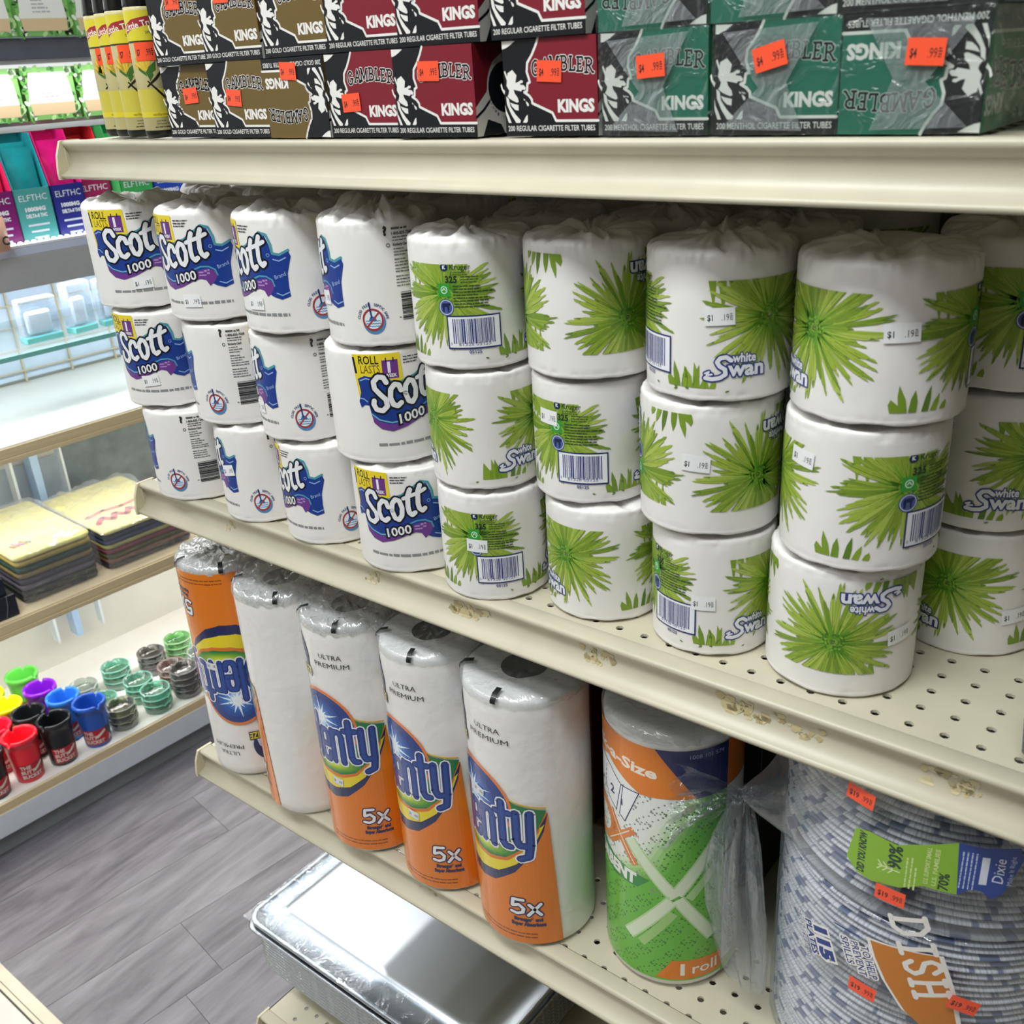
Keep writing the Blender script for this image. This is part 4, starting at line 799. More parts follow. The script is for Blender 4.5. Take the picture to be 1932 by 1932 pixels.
def ox_art(R, H):
    a = Art(); U = lambda d: rad(d) * R; OR = '#e27c18'; NV = '#121f5e'; GR = '#62b834'; WH = '#eceee8'
    a.rect(U(-175), .010, U(47), .262, '#e9ece6', 0); a.rect(U(47), .006, U(135), .262, '#e6e6e2', 0)
    # green field fading to white at the upper left
    steps = ['#e4ebdc', '#d5e5c8', '#c2ddae', '#abd391', '#97cd72', '#82c456', '#70bc42', '#64b636']
    for k, c in enumerate(steps):
        q = k / 7.0
        a.poly([(U(-175), .010), (U(47), .010), (U(47), .214), (U(3 + 24 * q), .214), (U(-12 + 26 * q), .185 - .01 * q), (U(-30 + 26 * q), .150 - .016 * q), (U(-60 + 20 * q), .128 - .016 * q), (U(-110), .112 - .012 * q), (U(-175), .105)], c, .5 + k * .3)
    a.rect(U(47), .006, U(66), .020, GR, 2)
    R_ = random.Random(6)
    for row in range(14):                             # embossed dot rows, leaf-shaped loops
        for cidx in range(7):
            cx, cy = U(-92 + cidx * 25 + (row % 2) * 12.5), .020 + row * .0142
            if cy > .205: continue
            for k in range(16):
                t = 2 * pi * k / 16; px, py = cx + .0125 * cos(t) + .0035 * sin(t), cy + .0050 * sin(t) + .0058 * cos(t)
                if px > U(46): continue
                a.ell(px, py, .00095, .00085, '#3f7a30' if (px > U(-8) and py < .2) or py < .11 else '#8c958a', 3.2, 6)
    for k in range(40):
        t = R_.uniform(48, 70); a.ell(U(t), R_.uniform(.05, .2), .0008, .0007, '#8c9390', 3.2, 6)
    # orange and navy head band
    a.poly([(U(-175), .214), (U(-95), .22), (U(-62), .232), (U(-40), .220), (U(-26), .2125), (U(0), .2135), (U(20), .2135), (U(47), .214), (U(47), .262), (U(-175), .262)], OR, 4)
    a.poly([(U(-14), .262), (U(47), .262), (U(47), .214), (U(19), .2135)], NV, 5); a.rect(U(47), .216, U(110), .262, '#c7661c', 4)
    a.text('1008 101 574', U(13), .2535, .0038, '#8fa0c8', 6, width=U(29)); a.text('Pick-a-Size', U(-97), .2375, .0098, '#f3e6d6', 6, width=U(84), bold=.035, rot=-.06, ref='P')
    # perforated sheet picture
    a.poly([(U(-120), .225), (U(-75), .2275), (U(-58), .222), (U(-45), .212), (U(-26), .2125), (U(-40), .178), (U(-60), .185), (U(-72), .2), (U(-80), .197), (U(-120), .197)], '#eef0f2', 5)
    for pts in ([(-88, .229), (-75, .2275), (-58, .222), (-45, .212), (-27, .2125)], [(-27, .2125), (-41, .176), (-47, .180)], [(-45, .212), (-51, .182), (-62, .188), (-70, .203)], [(-42.5, .213), (-47, .180)], [(-82, .225), (-82, .196), (-76, .197), (-73, .203)]):
        a.stroke([(U(x), y) for x, y in pts], .0009, NV, 6)
    for k in range(5): a.stroke([(U(-66 - k * .8), .219 - k * .0055), (U(-66.5 - k * .8), .216 - k * .0055)], .0012, NV, 6)
    a.text('2', U(-59), .196, .0085, NV, 6, bold=.03); a.text('1', U(-44.5), .191, .0065, NV, 6, bold=.03)
    # OX
    a.ring(U(-74), .160, .0185, .0085, '#dd8034', 6, 40); xo = U(-46)
    a.stroke([(xo - .014, .178), (xo + .016, .134)], .0072, '#dd8034', 6, caps=False); a.stroke([(xo + .014, .171), (xo - .016, .142)], .0072, '#dd8034', 6.4, caps=False); a.stroke([(xo - .0135, .1785), (xo + .0155, .1345)], .0009, WH, 6.8, caps=False); a.stroke([(xo + .0135, .1718), (xo - .0165, .1428)], .0009, WH, 6.8, caps=False)
    a.text('TM', U(-33), .165, .003, '#dd8034', 6)
    a.poly([(U(-130), .152), (U(-56), .129), (U(-18), .123), (U(-29), .111), (U(-54), .109), (U(-130), .122)], '#2c8c3c', 6); a.text('ABSORBENT', U(-31), .1130, .0115, WH, 7, width=U(78), bold=.06, align='R', rot=-.05)
    # big pale X
    def bar(p, q, w_, c, l): a.stroke([(U(p[0]), p[1]), (U(q[0]), q[1])], w_, c, l, caps=False)
    for e, c, l in ((.0, '#b9d79a', 4.2), (.003, '#d9e8c8', 4.6)):
        bar((-36, .160), (3, .108), .0125 - e, c, l); bar((38, .166), (4, .112), .0125 - e, c, l); bar((0, .104), (-38, .052), .0125 - e, c, l); bar((5, .106), (36, .058), .0125 - e, c, l)
    bar((46, .150), (14, .106), .008, '#a9d28a', 4.1); bar((2, .090), (-26, .048), .008, '#9dca78', 4.1)
    a.poly([(U(-13), .0125), (U(1), .0345), (U(47), .0345), (U(47), .0125), (U(4), .0115)], OR, 6); a.text('1', U(9), .0175, .0120, '#f4ece0', 7, bold=.06); a.text('roll', U(18.5), .0175, .0115, '#f4ece0', 7, width=U(23), bold=.01)
    a.lines(U(56), .1, U(72), 16, .005, .0022, '#3a3d44', 2, 8); a.stroke([(U(60), .074), (U(66), .074), (U(63), .079)], .0008, '#3a3d44', 3, closed=True)
    a.stroke([(U(56), .15), (U(62), .158), (U(60), .172)], .0042, '#1a2342', 6, caps=False); a.stroke([(U(56), .15), (U(46), .143)], .0042, '#1a2342', 6, caps=False)
    return a
OX_R, OX_H = .0595, .274
t = towel_root(-.3545, .0835, 'green and white paper towel roll with navy and orange top band'); phi = facing(-.3545, .0835)
link('paper_roll', towel_body(OX_R, OX_H, .019), t); link('plastic_wrap', towel_film_mesh(OX_R + .0005, OX_H, 9, .6), t)
link('label_print', ox_art(OX_R, OX_H).mesh('label_print', on_cyl(OX_R, .0008), step=.0042, rough=.25, coat=.35), t, None, (0, 0, rad(phi)))

# dark cartons stored behind the towels
def dark_box(x0, x1, y0, y1, z0, z1, c, lab, rows=0):
    t = empty('storage_carton', ((x0 + x1) / 2, y0, z0), 0, lab, 'carton'); hx = (x1 - x0) / 2
    MB().box(-hx, hx, 0, y1 - y0, 0, z1 - z0).obj('carton_body', mat('carton_' + c.lstrip('#'), c, rough=.45, var=.05), t, bevel=.001)
    a = Art(); a.lines(-hx + .01, (z1 - z0) - .03, hx - .01, max(2, rows), .012, .0032, '#9a9a98', 1, 5)
    link('small_print', a.mesh('small_print', on_front(0)), t)
dark_box(-.46, -.315, .18, .30, .6515, .945, '#1d2022', 'black carton with fine grey print, behind the gap between towel rolls', 16)
dark_box(-.78, -.50, .17, .30, .6515, .935, '#6a1a20', 'dark red carton standing behind the orange labelled towels', 3)

# ------------------------------------------------------------------ foil pans on the bottom deck
FOIL = mat('foil', '#cdd3da', rough=.30, metal=1., var=.02, vscale=20, bump=.05, bscale=24, detail=2)
FOILR = mat('foil_rim', '#cfd4da', rough=.22, metal=1., bump=.4, bscale=120, detail=2)
def rrect(hx, hy, r, n=7):
    P = []
    for cx, cy, a0 in ((hx - r, hy - r, 0), (-hx + r, hy - r, 90), (-hx + r, -hy + r, 180), (hx - r, -hy + r, 270)):
        for k in range(n): t = rad(a0 + 90 * k / (n - 1)); P.append((cx + r * cos(t), cy + r * sin(t)))
    return P
def rings(mb, spec, mi=0, flute=0, capfirst=False, caplast=False):
    rows = []
    for i, (hx, hy, r, z) in enumerate(spec):
        row = []
        for j, (x, y) in enumerate(rrect(hx, hy, r)): row.append((x, y, z))
        rows.append(row)
    mb.grid(rows, mi, True, True)
    if caplast: b = len(mb.v) - len(rows[-1]); mb.f.append(list(range(b, len(mb.v)))); mb.m.append(mi); mb.sm.append(False)
    return mb
HX, HY = .2165, .165; PCX, PCY = -.8035, .031 + .165
lid = MB(); rings(lid, [(HX - .002, HY - .002, .024, -.002), (HX + .001, HY + .001, .026, 0), (HX + .0012, HY + .0012, .026, .002), (HX - .002, HY - .002, .024, .0042), (HX - .006, HY - .006, .022, .003), (HX - .008, HY - .008, .021, .0008), (HX - .030, HY - .030, .018, .0045), (HX - .036, HY - .036, .016, .0035), (HX - .040, HY - .040, .015, .0085), (HX - .05, HY - .05, .012, .0095)], caplast=True)
def foil_pan(nm, hx, hy, depth, z, lab, grp):
    t = empty(nm, (PCX, PCY, z), 0, lab, 'foil pan', grp); mb = MB()
    rings(mb, [(hx - .006, hy - .006, .02, -.001), (hx, hy, .024, -.0005), (hx + .0015, hy + .0015, .025, .0015), (hx, hy, .024, .0036), (hx - .004, hy - .004, .022, .003), (hx - .007, hy - .007, .02, 0), (hx - .012, hy - .012, .018, -.012), (hx - .016, hy - .016, .018, -.015), (hx - .028, hy - .028, .014, -depth)], caplast=True)
    mb.obj('pan_body', FOIL, t)
    rm = MB(); rings(rm, [(hx + .0012, hy + .0012, .025, .0004), (hx + .003, hy + .003, .026, .0014), (hx + .0012, hy + .0012, .025, .0026), (hx - .001, hy - .001, .024, .0038)]); rm.obj('rolled_rim', FOILR, t); return t
t = empty('foil_tray', (PCX, PCY, .3185), 0, 'large flat foil tray sheet with raised centre, topmost of the pan stack', 'foil tray'); lid.obj('lid_sheet', FOIL, t)
sh = MB(); n1, n2 = 40, 30
for s in (-1,):
    rows = [[(-HX - .001 + 2 * (HX + .001) * i / n1, -HY - .0015 + .045 * j / 8, .0052 + .0022 * abs(noise.noise((i * .55, j * .5, 1))) + .002 * max(0, noise.noise((i * .9 + j, j * .3, 4)))) for i in range(n1 + 1)] for j in range(9)]
    sh.grid(rows)
rows = [[(-HX - .001 + .045 * j / 8, -HY + .04 + (2 * HY - .04) * i / n2, .0052 + .0022 * abs(noise.noise((i * .55, j * .5, 7))) + .002 * max(0, noise.noise((i * .9 - j, j * .3, 9)))) for i in range(n2 + 1)] for j in range(9)]
sh.grid(rows); sh.obj('plastic_wrap', film('pan_film', '#f4f8fb', .10, .45, .08, .9, 30, (1, 1, 1), .2), t)
foil_pan('foil_pan', HX + .002, HY + .002, .0175, .3065, 'shallow foil pan directly under the flat topmost sheet', 'foil pans in the stack')
for k in range(9):
    foil_pan('foil_pan', HX - .010, HY - .006, .056, .2350 + .0062 * k, 'foil pan nested %s from the bottom of the ribbed stack' % ORD[k], 'foil pans in the stack')

# ------------------------------------------------------------------ bagged stacks of patterned paper plates
def plate_mat():
    m = bpy.data.materials.new('patterned_paperboard'); m.use_nodes = True; nt = m.node_tree; N = nt.nodes; b = N['Principled BSDF']; L = nt.links.new
    tc = N.new('ShaderNodeTexCoord'); sp = N.new('ShaderNodeSeparateXYZ'); L(tc.outputs['Object'], sp.inputs[0])
    at = N.new('ShaderNodeMath'); at.operation = 'ARCTAN2'; L(sp.outputs[0], at.inputs[0]); L(sp.outputs[1], at.inputs[1])
    oi = N.new('ShaderNodeObjectInfo')
    def strip(sx, off, lo, hi):
        k = N.new('ShaderNodeMath'); k.operation = 'MULTIPLY_ADD'; k.inputs[1].default_value = sx; L(at.outputs[0], k.inputs[0])
        o = N.new('ShaderNodeMath'); o.operation = 'MULTIPLY'; o.inputs[1].default_value = off; L(oi.outputs['Random'], o.inputs[0]); L(o.outputs[0], k.inputs[2])
        n = N.new('ShaderNodeTexNoise'); n.noise_dimensions = '1D'; n.inputs['Scale'].default_value = 1; n.inputs['Detail'].default_value = 1.5; L(k.outputs[0], n.inputs['W'])
        r = N.new('ShaderNodeMapRange'); r.inputs['From Min'].default_value = lo; r.inputs['From Max'].default_value = hi; L(n.outputs[0], r.inputs[0]); return r
    a = strip(6.5, 313, .575, .62); c = strip(75, 911, .42, .72)
    m1 = N.new('ShaderNodeMix'); m1.data_type = 'RGBA'; m1.inputs[6].default_value = lin('#dcdde1'); m1.inputs[7].default_value = lin('#aab0c0'); L(c.outputs[0], m1.inputs[0])
    m2 = N.new('ShaderNodeMix'); m2.data_type = 'RGBA'; m2.inputs[7].default_value = lin('#5f6d92'); L(a.outputs[0], m2.inputs[0]); L(m1.outputs[2], m2.inputs[6])
    L(m2.outputs[2], b.inputs['Base Color']); b.inputs['Roughness'].default_value = .45; return m
PLT = plate_mat(); PR = .115
pm = MB()
def pfn(r, z, t): return r + (.0005 * sin(t * 110) if r > .108 else 0), z + (.0009 * sin(t * 110) if r > .105 else 0)
pm.lathe([(.0, -.004), (.07, -.004), (.088, -.001), (PR - .007, .0062), (PR - .002, .0072), (PR, .0062), (PR - .0015, .0048), (PR - .008, .004)], 220, fn=pfn)
plate_me = pm.mesh('plate', PLT)
BAG = film('bag_film', '#f8fafb', .09, .45, .09, 1.0, 18, (1, 1, 1.4), .45)
BAGK = film('bag_film_gathered', '#f0f3f6', .07, .42, .09, 1.0, 40, (2, 2, .6), .25)
CX, CY = -.143, .1255
def bag_mesh(z0, z1, seed, knot=None, sag=.0):
    m = MB(); n = 132; H = z1 - z0; N = lambda a, b, c: noise.noise((a, b, c + seed))
    prof = [(0, .004), (.5, .0015), (.9, .001), (1.0, .03)] + [(1.0, k / 16) for k in range(1, 16)] + [(1.0, .97), (.95, 1.0), (.8, 1.01), (.5, 1.012), (0, 1.01)]
    rows = []
    for r, q in prof:
        row = []
        for j in range(n):
            t = 2 * pi * j / n; c, s = cos(t), sin(t); R = (PR + .0025) * r; z = z0 + H * q
            if r >= .9: R += .0055 * max(0, N(c * 2.2, s * 2.2, q * 2.6)) + .0022 * abs(N(c * 7, s * 7, q * 5 + c * 3)) + .004 * (4 * q * (1 - q)) * max(0, N(c * 1.2, s * 1.2, 5))
            if r >= .9 and sag: R += sag * max(0, 1 - q * 3.2) * (.5 + max(0, N(c * 3, s * 3, 1)))
            if knot and r >= .9:
                tk, zk, rk = knot; d = (t - tk + pi) % (2 * pi) - pi
                f = math.exp(-(d / .20) ** 2) * math.exp(-((z - zk) / .032) ** 2); R += (rk - R) * f; z += (zk - z) * f * .75
            row.append((R * s, -R * c, z))
        rows.append(row)
    m.grid(rows, 0, True, True); return m
def plate_pack(z0, n, pitch, lab):
    t = empty('plate_pack', (CX, CY, z0), 0, lab, 'plate pack', 'bagged plate stacks on the lower shelf'); R_ = random.Random(int(z0 * 1000))
    for k in range(n):
        p = link('plate', plate_me, t, (R_.uniform(-.0009, .0009), R_.uniform(-.0009, .0009), .0045 + k * pitch), (0, 0, R_.uniform(0, 6.28)))
    return t
TK = atan2(-.268 - CX, CY - .06)
t1 = plate_pack(.6525, 35, .0059, 'lower clear bag of blue patterned paper plates with orange panel')
bag_mesh(.0005, .2080, 3).obj('clear_bag', BAG, t1)
t2 = plate_pack(.8660, 17, .0059, 'upper clear bag of blue patterned paper plates with green and blue label')
bag_mesh(.0005, .1075, 8, (TK, .012, .1510), .004).obj('clear_bag', BAG, t2)
kx, ky, kz = .1490 * sin(TK), -.1490 * cos(TK), .0110
neck = MB(); R_ = random.Random(5); rows = []
path = [((kx + .016, ky + .008, kz), .017), ((kx + .004, ky + .003, kz + .001), .0085), ((kx, ky, kz - .002), .0060), ((kx + .001, ky - .006, kz - .012), .0100), ((kx + .002, ky - .013, kz - .035), .0165), ((kx + .004, ky - .017, kz - .07), .0205), ((kx + .008, ky - .018, kz - .105), .0215), ((kx + .014, ky - .018, kz - .140), .019), ((kx + .018, ky - .018, kz - .172), .015), ((kx + .020, ky - .018, kz - .181), .012)]
for i, ((x, y, z), r) in enumerate(path):
    row = []
    for j in range(56):
        t = 2 * pi * j / 56; rr = r * (1 + .30 * sin(5 * t + i * .35) + .16 * sin(11 * t + i * .9)); row.append((x + rr * cos(t), y + rr * .42 * sin(t), z + (.25 * rr * sin(t) if i < 2 else 0)))
    rows.append(row)
neck.grid(rows, 0, True, True); neck.obj('gathered_neck', BAGK, t2)
fl = MB()
rows = []
for i in range(10):
    q = i / 9; row = []
    for j in range(24):
        s = j / 23 - .5; sp = .006 + .040 * q
        row.append((kx - .004 - .036 * q + .005 * sin(j * 1.1 + i * .4), ky - .006 - .038 * q + s * sp * .5 + .004 * cos(j * .9), kz + .010 * q + s * sp * 1.6 - .014 * q * q + .004 * noise.noise((j * .4, i * .4, 3))))
    rows.append(row)
fl.grid(rows); fl.obj('bag_tail', BAGK, t2)
# printing on the bags and labels
a = Art(); RB = PR + .0140; U = lambda d: rad(d) * RB; NVB = '#1d3a86'; z0 = .6525
def rtext(s, x, z, h, c, l, width, **k):                # reads downwards
    q = Art().text(s, 0, 0, h, c, l, width, **k); q.tf(lambda p: (x + p[1], z - p[0])); a.t += q.t
W_, OG = '#ece8e2', '#c87a2a'
pan = [(-2.6, .8515), (17, .8585), (21.5, .83), (25.6, .7914), (30, .745), (34, .70), (30, .70), (24, .745), (17.9, .7865), (10, .800), (3.4, .8208), (-.5, .838)]
ctr = (12, .775); a.poly([(U(x + (1.3 if x > ctr[0] else -1.3)), z + .0012 - z0) for x, z in pan], W_, 1); a.poly([(U(x), z - z0) for x, z in pan], OG, 2)
for gx, gl in ((0, [[(0, 0), (0, 1)], [(-.15, 1), (.45, 1), (.8, .75), (.8, .25), (.45, 0), (-.15, 0)]]), (.0215, [[(.2, 0), (.2, 1)], [(-.1, 0), (.5, 0)], [(-.1, 1), (.5, 1)]]), (.0345, [[(.72, .78), (.5, 1), (.2, 1), (.02, .8), (.12, .58), (.62, .42), (.75, .2), (.5, 0), (.2, 0), (0, .22)]]), (.0525, [[(.05, 0), (.05, 1)], [(.8, 0), (.8, 1)], [(.05, .5), (.8, .5)], [(-.12, 0), (.25, 0)], [(.62, 0), (.98, 0)], [(-.12, 1), (.25, 1)], [(.62, 1), (.98, 1)]])):
    q = Art()
    for st in gl: q.stroke([(gx + p[0] * .0145, p[1] * .0225) for p in st], .0036, W_, 3)
    rot_art(q, .34); q.tf(lambda p: (U(2.6) + p[1], .8790 - z0 - p[0])); a.t += q.t
for b, c, l in ((.17, W_, 1), (.07, NVB, 2)):
    rtext('115', U(-22.0), .8300 - z0, .0110, c, l, .0235, bold=b, rot=.40); rtext('PLATES', U(-26.3), .8295 - z0, .0062, c, l, .0265, bold=b * .8 - .02, rot=.40); rtext('28 OZ (828.1 mL)', U(-30.4), .8315 - z0, .0043, c, l, .040, bold=b * .8 - .05, rot=.40)
for i, (s, w_) in enumerate((('TO HELP', .027), ('PREVENT', .028), ('SPILLS', .022))):
    for b, c, l in ((.15, W_, 1), (.01, NVB, 2)): rtext(s, U(-5.4 - i * 3.4), .842 - z0 - .0008 * i, .0056, c, l, w_, bold=b, rot=.36)
a.stroke([(U(-14.5), .848 - z0), (U(-6), .8495 - z0)], .0012, NVB, 2)
link('printing', a.mesh('printing', on_cyl(RB, 0), step=.004, vstep=.02, rough=.35), t1)
z0 = .866; a = Art(); GRN = '#86b52c'; DB = '#1f3f93'
a.poly([(U(-10.5), .942 - z0), (U(-6), .9445 - z0), (U(2), .943 - z0), (U(6), .9475 - z0), (U(17.7), .9585 - z0), (U(19.1), .9165 - z0), (U(10), .917 - z0), (U(4), .909 - z0), (U(-4), .905 - z0), (U(-9), .9065 - z0), (U(-12.5), .915 - z0)], GRN, 1)
a.poly([(U(17.7), .9585 - z0), (U(24), .9575 - z0), (U(33.6), .9595 - z0), (U(35), .95 - z0), (U(31), .922 - z0), (U(28), .917 - z0), (U(25), .923 - z0), (U(22.5), .923 - z0), (U(19.1), .9165 - z0)], DB, 1)
def utext(s, x, z, h, c, l, width, **k):
    q = Art().text(s, 0, 0, h, c, l, width, **k); q.tf(lambda p: (x - p[1], z + p[0])); a.t += q.t
utext('DID YOU KNOW', U(-6.8), .9085 - z0, .0048, '#1d3b2a', 2, .0335, bold=.05); utext('90%', U(3.6), .9235 - z0, .0080, '#1d3b2a', 2, .0185, bold=.035)
utext('U.S. SUPPORT SMALL', U(11.2), .9195 - z0, .0026, '#c9dd92', 2, .030, bold=.03); utext('U.S. FAMILIES', U(13.4), .9195 - z0, .0026, '#c9dd92', 2, .030, bold=.03); utext('70%', U(16.6), .918 - z0, .0058, '#1d3b2a', 2, .0135, bold=.03)
for k in range(3): a.stroke([(U(-1.5 + k * 1.6) - .003, .9215 - z0 + .0035), (U(-1.5 + k * 1.6), .9215 - z0), (U(-1.5 + k * 1.6) - .003, .9215 - z0 - .0035)], .0009, '#d6e6aa', 2)
a.stroke([(U(-2.6), .9215 - z0), (U(3.5), .9215 - z0)], .0010, '#d6e6aa', 2)
q = Art(); q.lines(0, 0, .028, 3, .0028, .0012, '#c9dd92', 2, 3); q.tf(lambda p: (U(5.5) - p[1], .911 - z0 + p[0])); a.t += q.t
q = Art(); q.lines(0, 0, .030, 4, .0026, .0010, '#b7c6ea', 2, 3, False); q.tf(lambda p: (U(19.5) - p[1], .9225 - z0 + p[0])); a.t += q.t
a.rect(U(24.2), .928 - z0, U(26.2), .950 - z0, '#dbe2f2', 2); utext('Dixie', U(30.4), .930 - z0, .0066, '#e6ecf8', 2, .0195, shear=.2); utext('Make It Right', U(32.8), .929 - z0, .003, '#b7c6ea', 2, .0235)
link('printing', a.mesh('printing', on_cyl(RB + .002, 0), step=.004, vstep=.02, rough=.3, coat=.4), t2)
for tt, zb, al, z, ang in ((t2, .866, -9.7, .9695, -.10), (t2, .866, 1.7, .9000, -.03), (t1, .6525, -3.0, .806, -.08), (t1, .6525, 25.4, .8217, -.30)):
    q = rot_art(price_art(ORANGE, ('$19', '.99'), .0195, .0125), ang)
    link('price_sticker', q.mesh('price_sticker', on_cyl(RB + .003, 0), step=.004), tt, (0, 0, z - zb), (0, 0, rad(al)))
t = empty('scouring_pad_pack', (-.050, .036, 1.0155), 0, 'grey mesh pack at the right frame edge on the middle shelf', 'pack')
MB().lathe([(0, 0), (.028, 0), (.033, .006), (.035, .03), (.034, .055), (.028, .066), (0, .068)], 40, fn=lambda r, z, t: (r + .0012 * sin(t * 24) * (r > .02), z)).obj('pack_body', mat('grey_mesh', '#6f7476', rough=.6, bump=.8, bscale=400), t)

# ------------------------------------------------------------------ glass display case across the aisle
CA = Vector((-1.856, .001, 0)); CD = Vector((.057, .998, 0)).normalized(); CN_ = Vector((CD.y, -CD.x, 0)); RC = atan2(CD.y, CD.x)
def cpos(u, w_, z): p = CA + CD * u - CN_ * w_; return (p.x, p.y, z)
case = empty('display_case', cpos(0, 0, 0), RC, 'long glass display case with wooden shelves across the aisle', 'display case')
U0, U1, WB = -.9, 1.7, .42
WOOD = mat('pale_wood', '#e0cfae', rough=.5, var=.10, vscale=6, stretch=(.6, 9, 9), detail=6)
WHT = mat('case_white', '#eceae4', rough=.4, var=.02)
EDGE = mat('plywood_edge', '#d6c29a', rough=.55, var=.12, vscale=10, stretch=(.5, 4, 60))
ALU = mat('aluminium_rail', '#dde3ec', rough=.3, metal=.1, var=.03)
KICK = mat('kick_grey', '#8f9496', rough=.45, var=.06, vscale=12)
def cb_(nm, x0, x1, y0, y1, z0, z1, m, bev=.0008): return MB().box(x0, x1, y0, y1, z0, z1).obj(nm, m, case, bevel=bev)
cb_('kick_base', U0, U1, .012, WB, 0, .046, KICK); cb_('base_rail', U0, U1, -.004, .03, .046, .0975, ALU)
for z, n_ in ((.120, 'bottom'), (.487, 'middle'), (.821, 'upper')):
    s = cb_('shelf_board', U0, U1, .002, WB, z - .012, z, WOOD if .4 < z < .6 else WHT)
    e = MB().box(U0, U1, -.002, .004, z - .031 + .010, z - .003).box(U0, U1, -.0035, .004, z - .0305, z - .0215).obj('edge_band', EDGE, s, bevel=.0008)
cb_('header_band', U0, U1, 0, .02, 1.092, 1.149, mat('header_grey', '#b9bbbd', rough=.35, metal=.2, var=.03))
cb_('case_top', U0, U1, 0, WB + .02, 1.149, 1.163, mat('case_top_blue', '#c3cbe0', rough=.3, var=.03))
cb_('back_board', U0, U1, WB, WB + .015, .0, 1.149, mat('case_back', '#d5d4cb', rough=.5, var=.05, vscale=5))
cb_('back_panel_blue', U0, U1, WB - .012, WB - .001, .83, 1.09, mat('case_back_blue', '#cfe0f6', rough=.25, var=.03))
for k in range(14): cb_('grid_wire', .02 + k * .108, .0235 + k * .108, WB - .018, WB - .013, .823, 1.09, mat('grid_wire_beige', '#cbbf9f', rough=.4), 0)
for k in range(6): cb_('grid_wire', U0, U1, WB - .021, WB - .0175, .848 + k * .048, .8508 + k * .048, mat('grid_wire_beige', '#cbbf9f'), 0)
cb_('stone_panel', .49, U1, WB - .012, WB - .001, .50, .655, mat('grey_stone', '#77858a', rough=.3, var=.22, vscale=24, detail=9))
cb_('clear_panel', .20, .485, WB - .010, WB - .001, .50, .64, mat('grey_blue_panel', '#aab7c0', rough=.25, var=.06))
cb_('stone_panel', U0, U1, WB - .012, WB - .001, .262, .455, mat('grey_stone', '#77858a'))
BLUEP = mat('blue_acrylic', '#a9c6e6', rough=.2, coat=.4)
for z0_, z1_ in ((.49, .80), (.20, .45)):
    for u in (.405, .86, -.05):
        MB().grid([[(u - .011 + q * .006, WB - .06, z1_ - (z1_ - z0_) * q), (u + .011 - q * .002, WB - .06, z1_ - (z1_ - z0_) * q), (u + .011 - q * .002, WB - .02, z1_ - (z1_ - z0_) * q), (u - .011 + q * .006, WB - .02, z1_ - (z1_ - z0_) * q)] for q in (0, .7, 1)], closed=True, smooth=False).obj('bracket', BLUEP, case)
        cb_('clear_post', u - .05, u - .044, WB - .05, WB - .02, z0_ - .0, z1_, mat('clear_post', '#dbe4ea', rough=.2), 0); cb_('clear_post', u + .065, u + .07, WB - .05, WB - .02, z0_, z1_, mat('clear_post', '#dbe4ea'), 0)
GLS = film('case_glass', '#f6fbfa', .04, .3, .03, 0)
gs = MB().box(U0, U1, .06, WB - .03, .958, .965).obj('glass_shelf', GLS, case); MB().box(U0, U1, .058, .0605, .957, .966).obj('glass_edge', mat('glass_edge_teal', '#7fc4bd', rough=.15, coat=.5), gs)
# LED strip along the top edge, and unseen fill lights added under the shelves
cb_('led_channel', U0, U1, .0, .016, 1.1635, 1.168, mat('led_channel', '#dfe3ea', rough=.3), 0)
LEDM = mat('led_lens', '#ffffff', emit=4.5)
ledme = MB().lathe([(0, .0045), (.003, .0038), (.0044, .0018), (.0046, 0)], 10).mesh('led_lamp', LEDM)
for k in range(72): link('led_lamp', ledme, case, (-.1 + k * .0125, .008, 1.168))
for nm, z, p in (('upper', 1.085, 5), ('mid', .785, 3.2), ('low', .450, 4.5)):
    o = area('case_fill_light', cpos(.35, .12, z), (1.7, .03), p, (1, .985, .95)); o.rotation_euler = (0, 0, RC)
o = area('case_fill_light', cpos(.35, .035, 1.464), (1.5, .03), 1.6, (1, 1, 1)); o.rotation_euler = (0, 0, RC)  # unseen lamp added under the wall shelf to brighten the lower packs
o = area('case_fill_light', cpos(.35, .03, 1.9), (1.5, .05), 7, (1, 1, 1)); o.rotation_euler = (0, rad(0), RC)  # another unseen lamp, added above the wall shelf
def cthing(nm, u, w_, z, lab, cat, grp=None, rz=0): return empty(nm, cpos(u, w_, z), RC + rz, lab, cat, grp)

# bucket ashtrays
def cup_mesh(c):
    m = MB(); Rb, Rt, H = .0265, .0342, .105
    def fn(r, z, t):
        if z > H - .010 and r > .027:
            d = min(abs((t - q + pi) % (2 * pi) - pi) for q in (.5, 2.6, 4.7)); z -= .0085 * max(0, 1 - (d / .12) ** 4) if d < .12 else 0
        return r, z
    m.lathe([(0, .001), (Rb - .002, 0), (Rb, .002)] + [(Rb + (Rt - .0015 - Rb) * k / 6, .002 + (H - .014) * k / 6) for k in range(1, 7)] + [(Rt + .0008, H - .011), (Rt + .001, H - .004), (Rt, H - .001), (Rt - .002, H), (Rt - .0045, H - .001), (Rt - .0055, H - .006), (Rt - .007, H - .03), (Rb - .004, .02), (0, .018)], 96, fn=fn)
    return m.mesh('cup_body', mat('cup_' + c.lstrip('#'), c, rough=.32, coat=.15))
ca_ = Art(); ca_.rect(-.024, .012, .026, .040, '#b8222e', 0); ca_.poly([(.016, .040), (.026, .040), (.026, .024), (.019, .028)], '#14161a', 1)
for i, s in enumerate(('THE', 'BUTT', 'BUCKET')): ca_.text(s, -.0205, .0315 - i * .0085, .006, '#d9cfc6', 2, bold=.04)
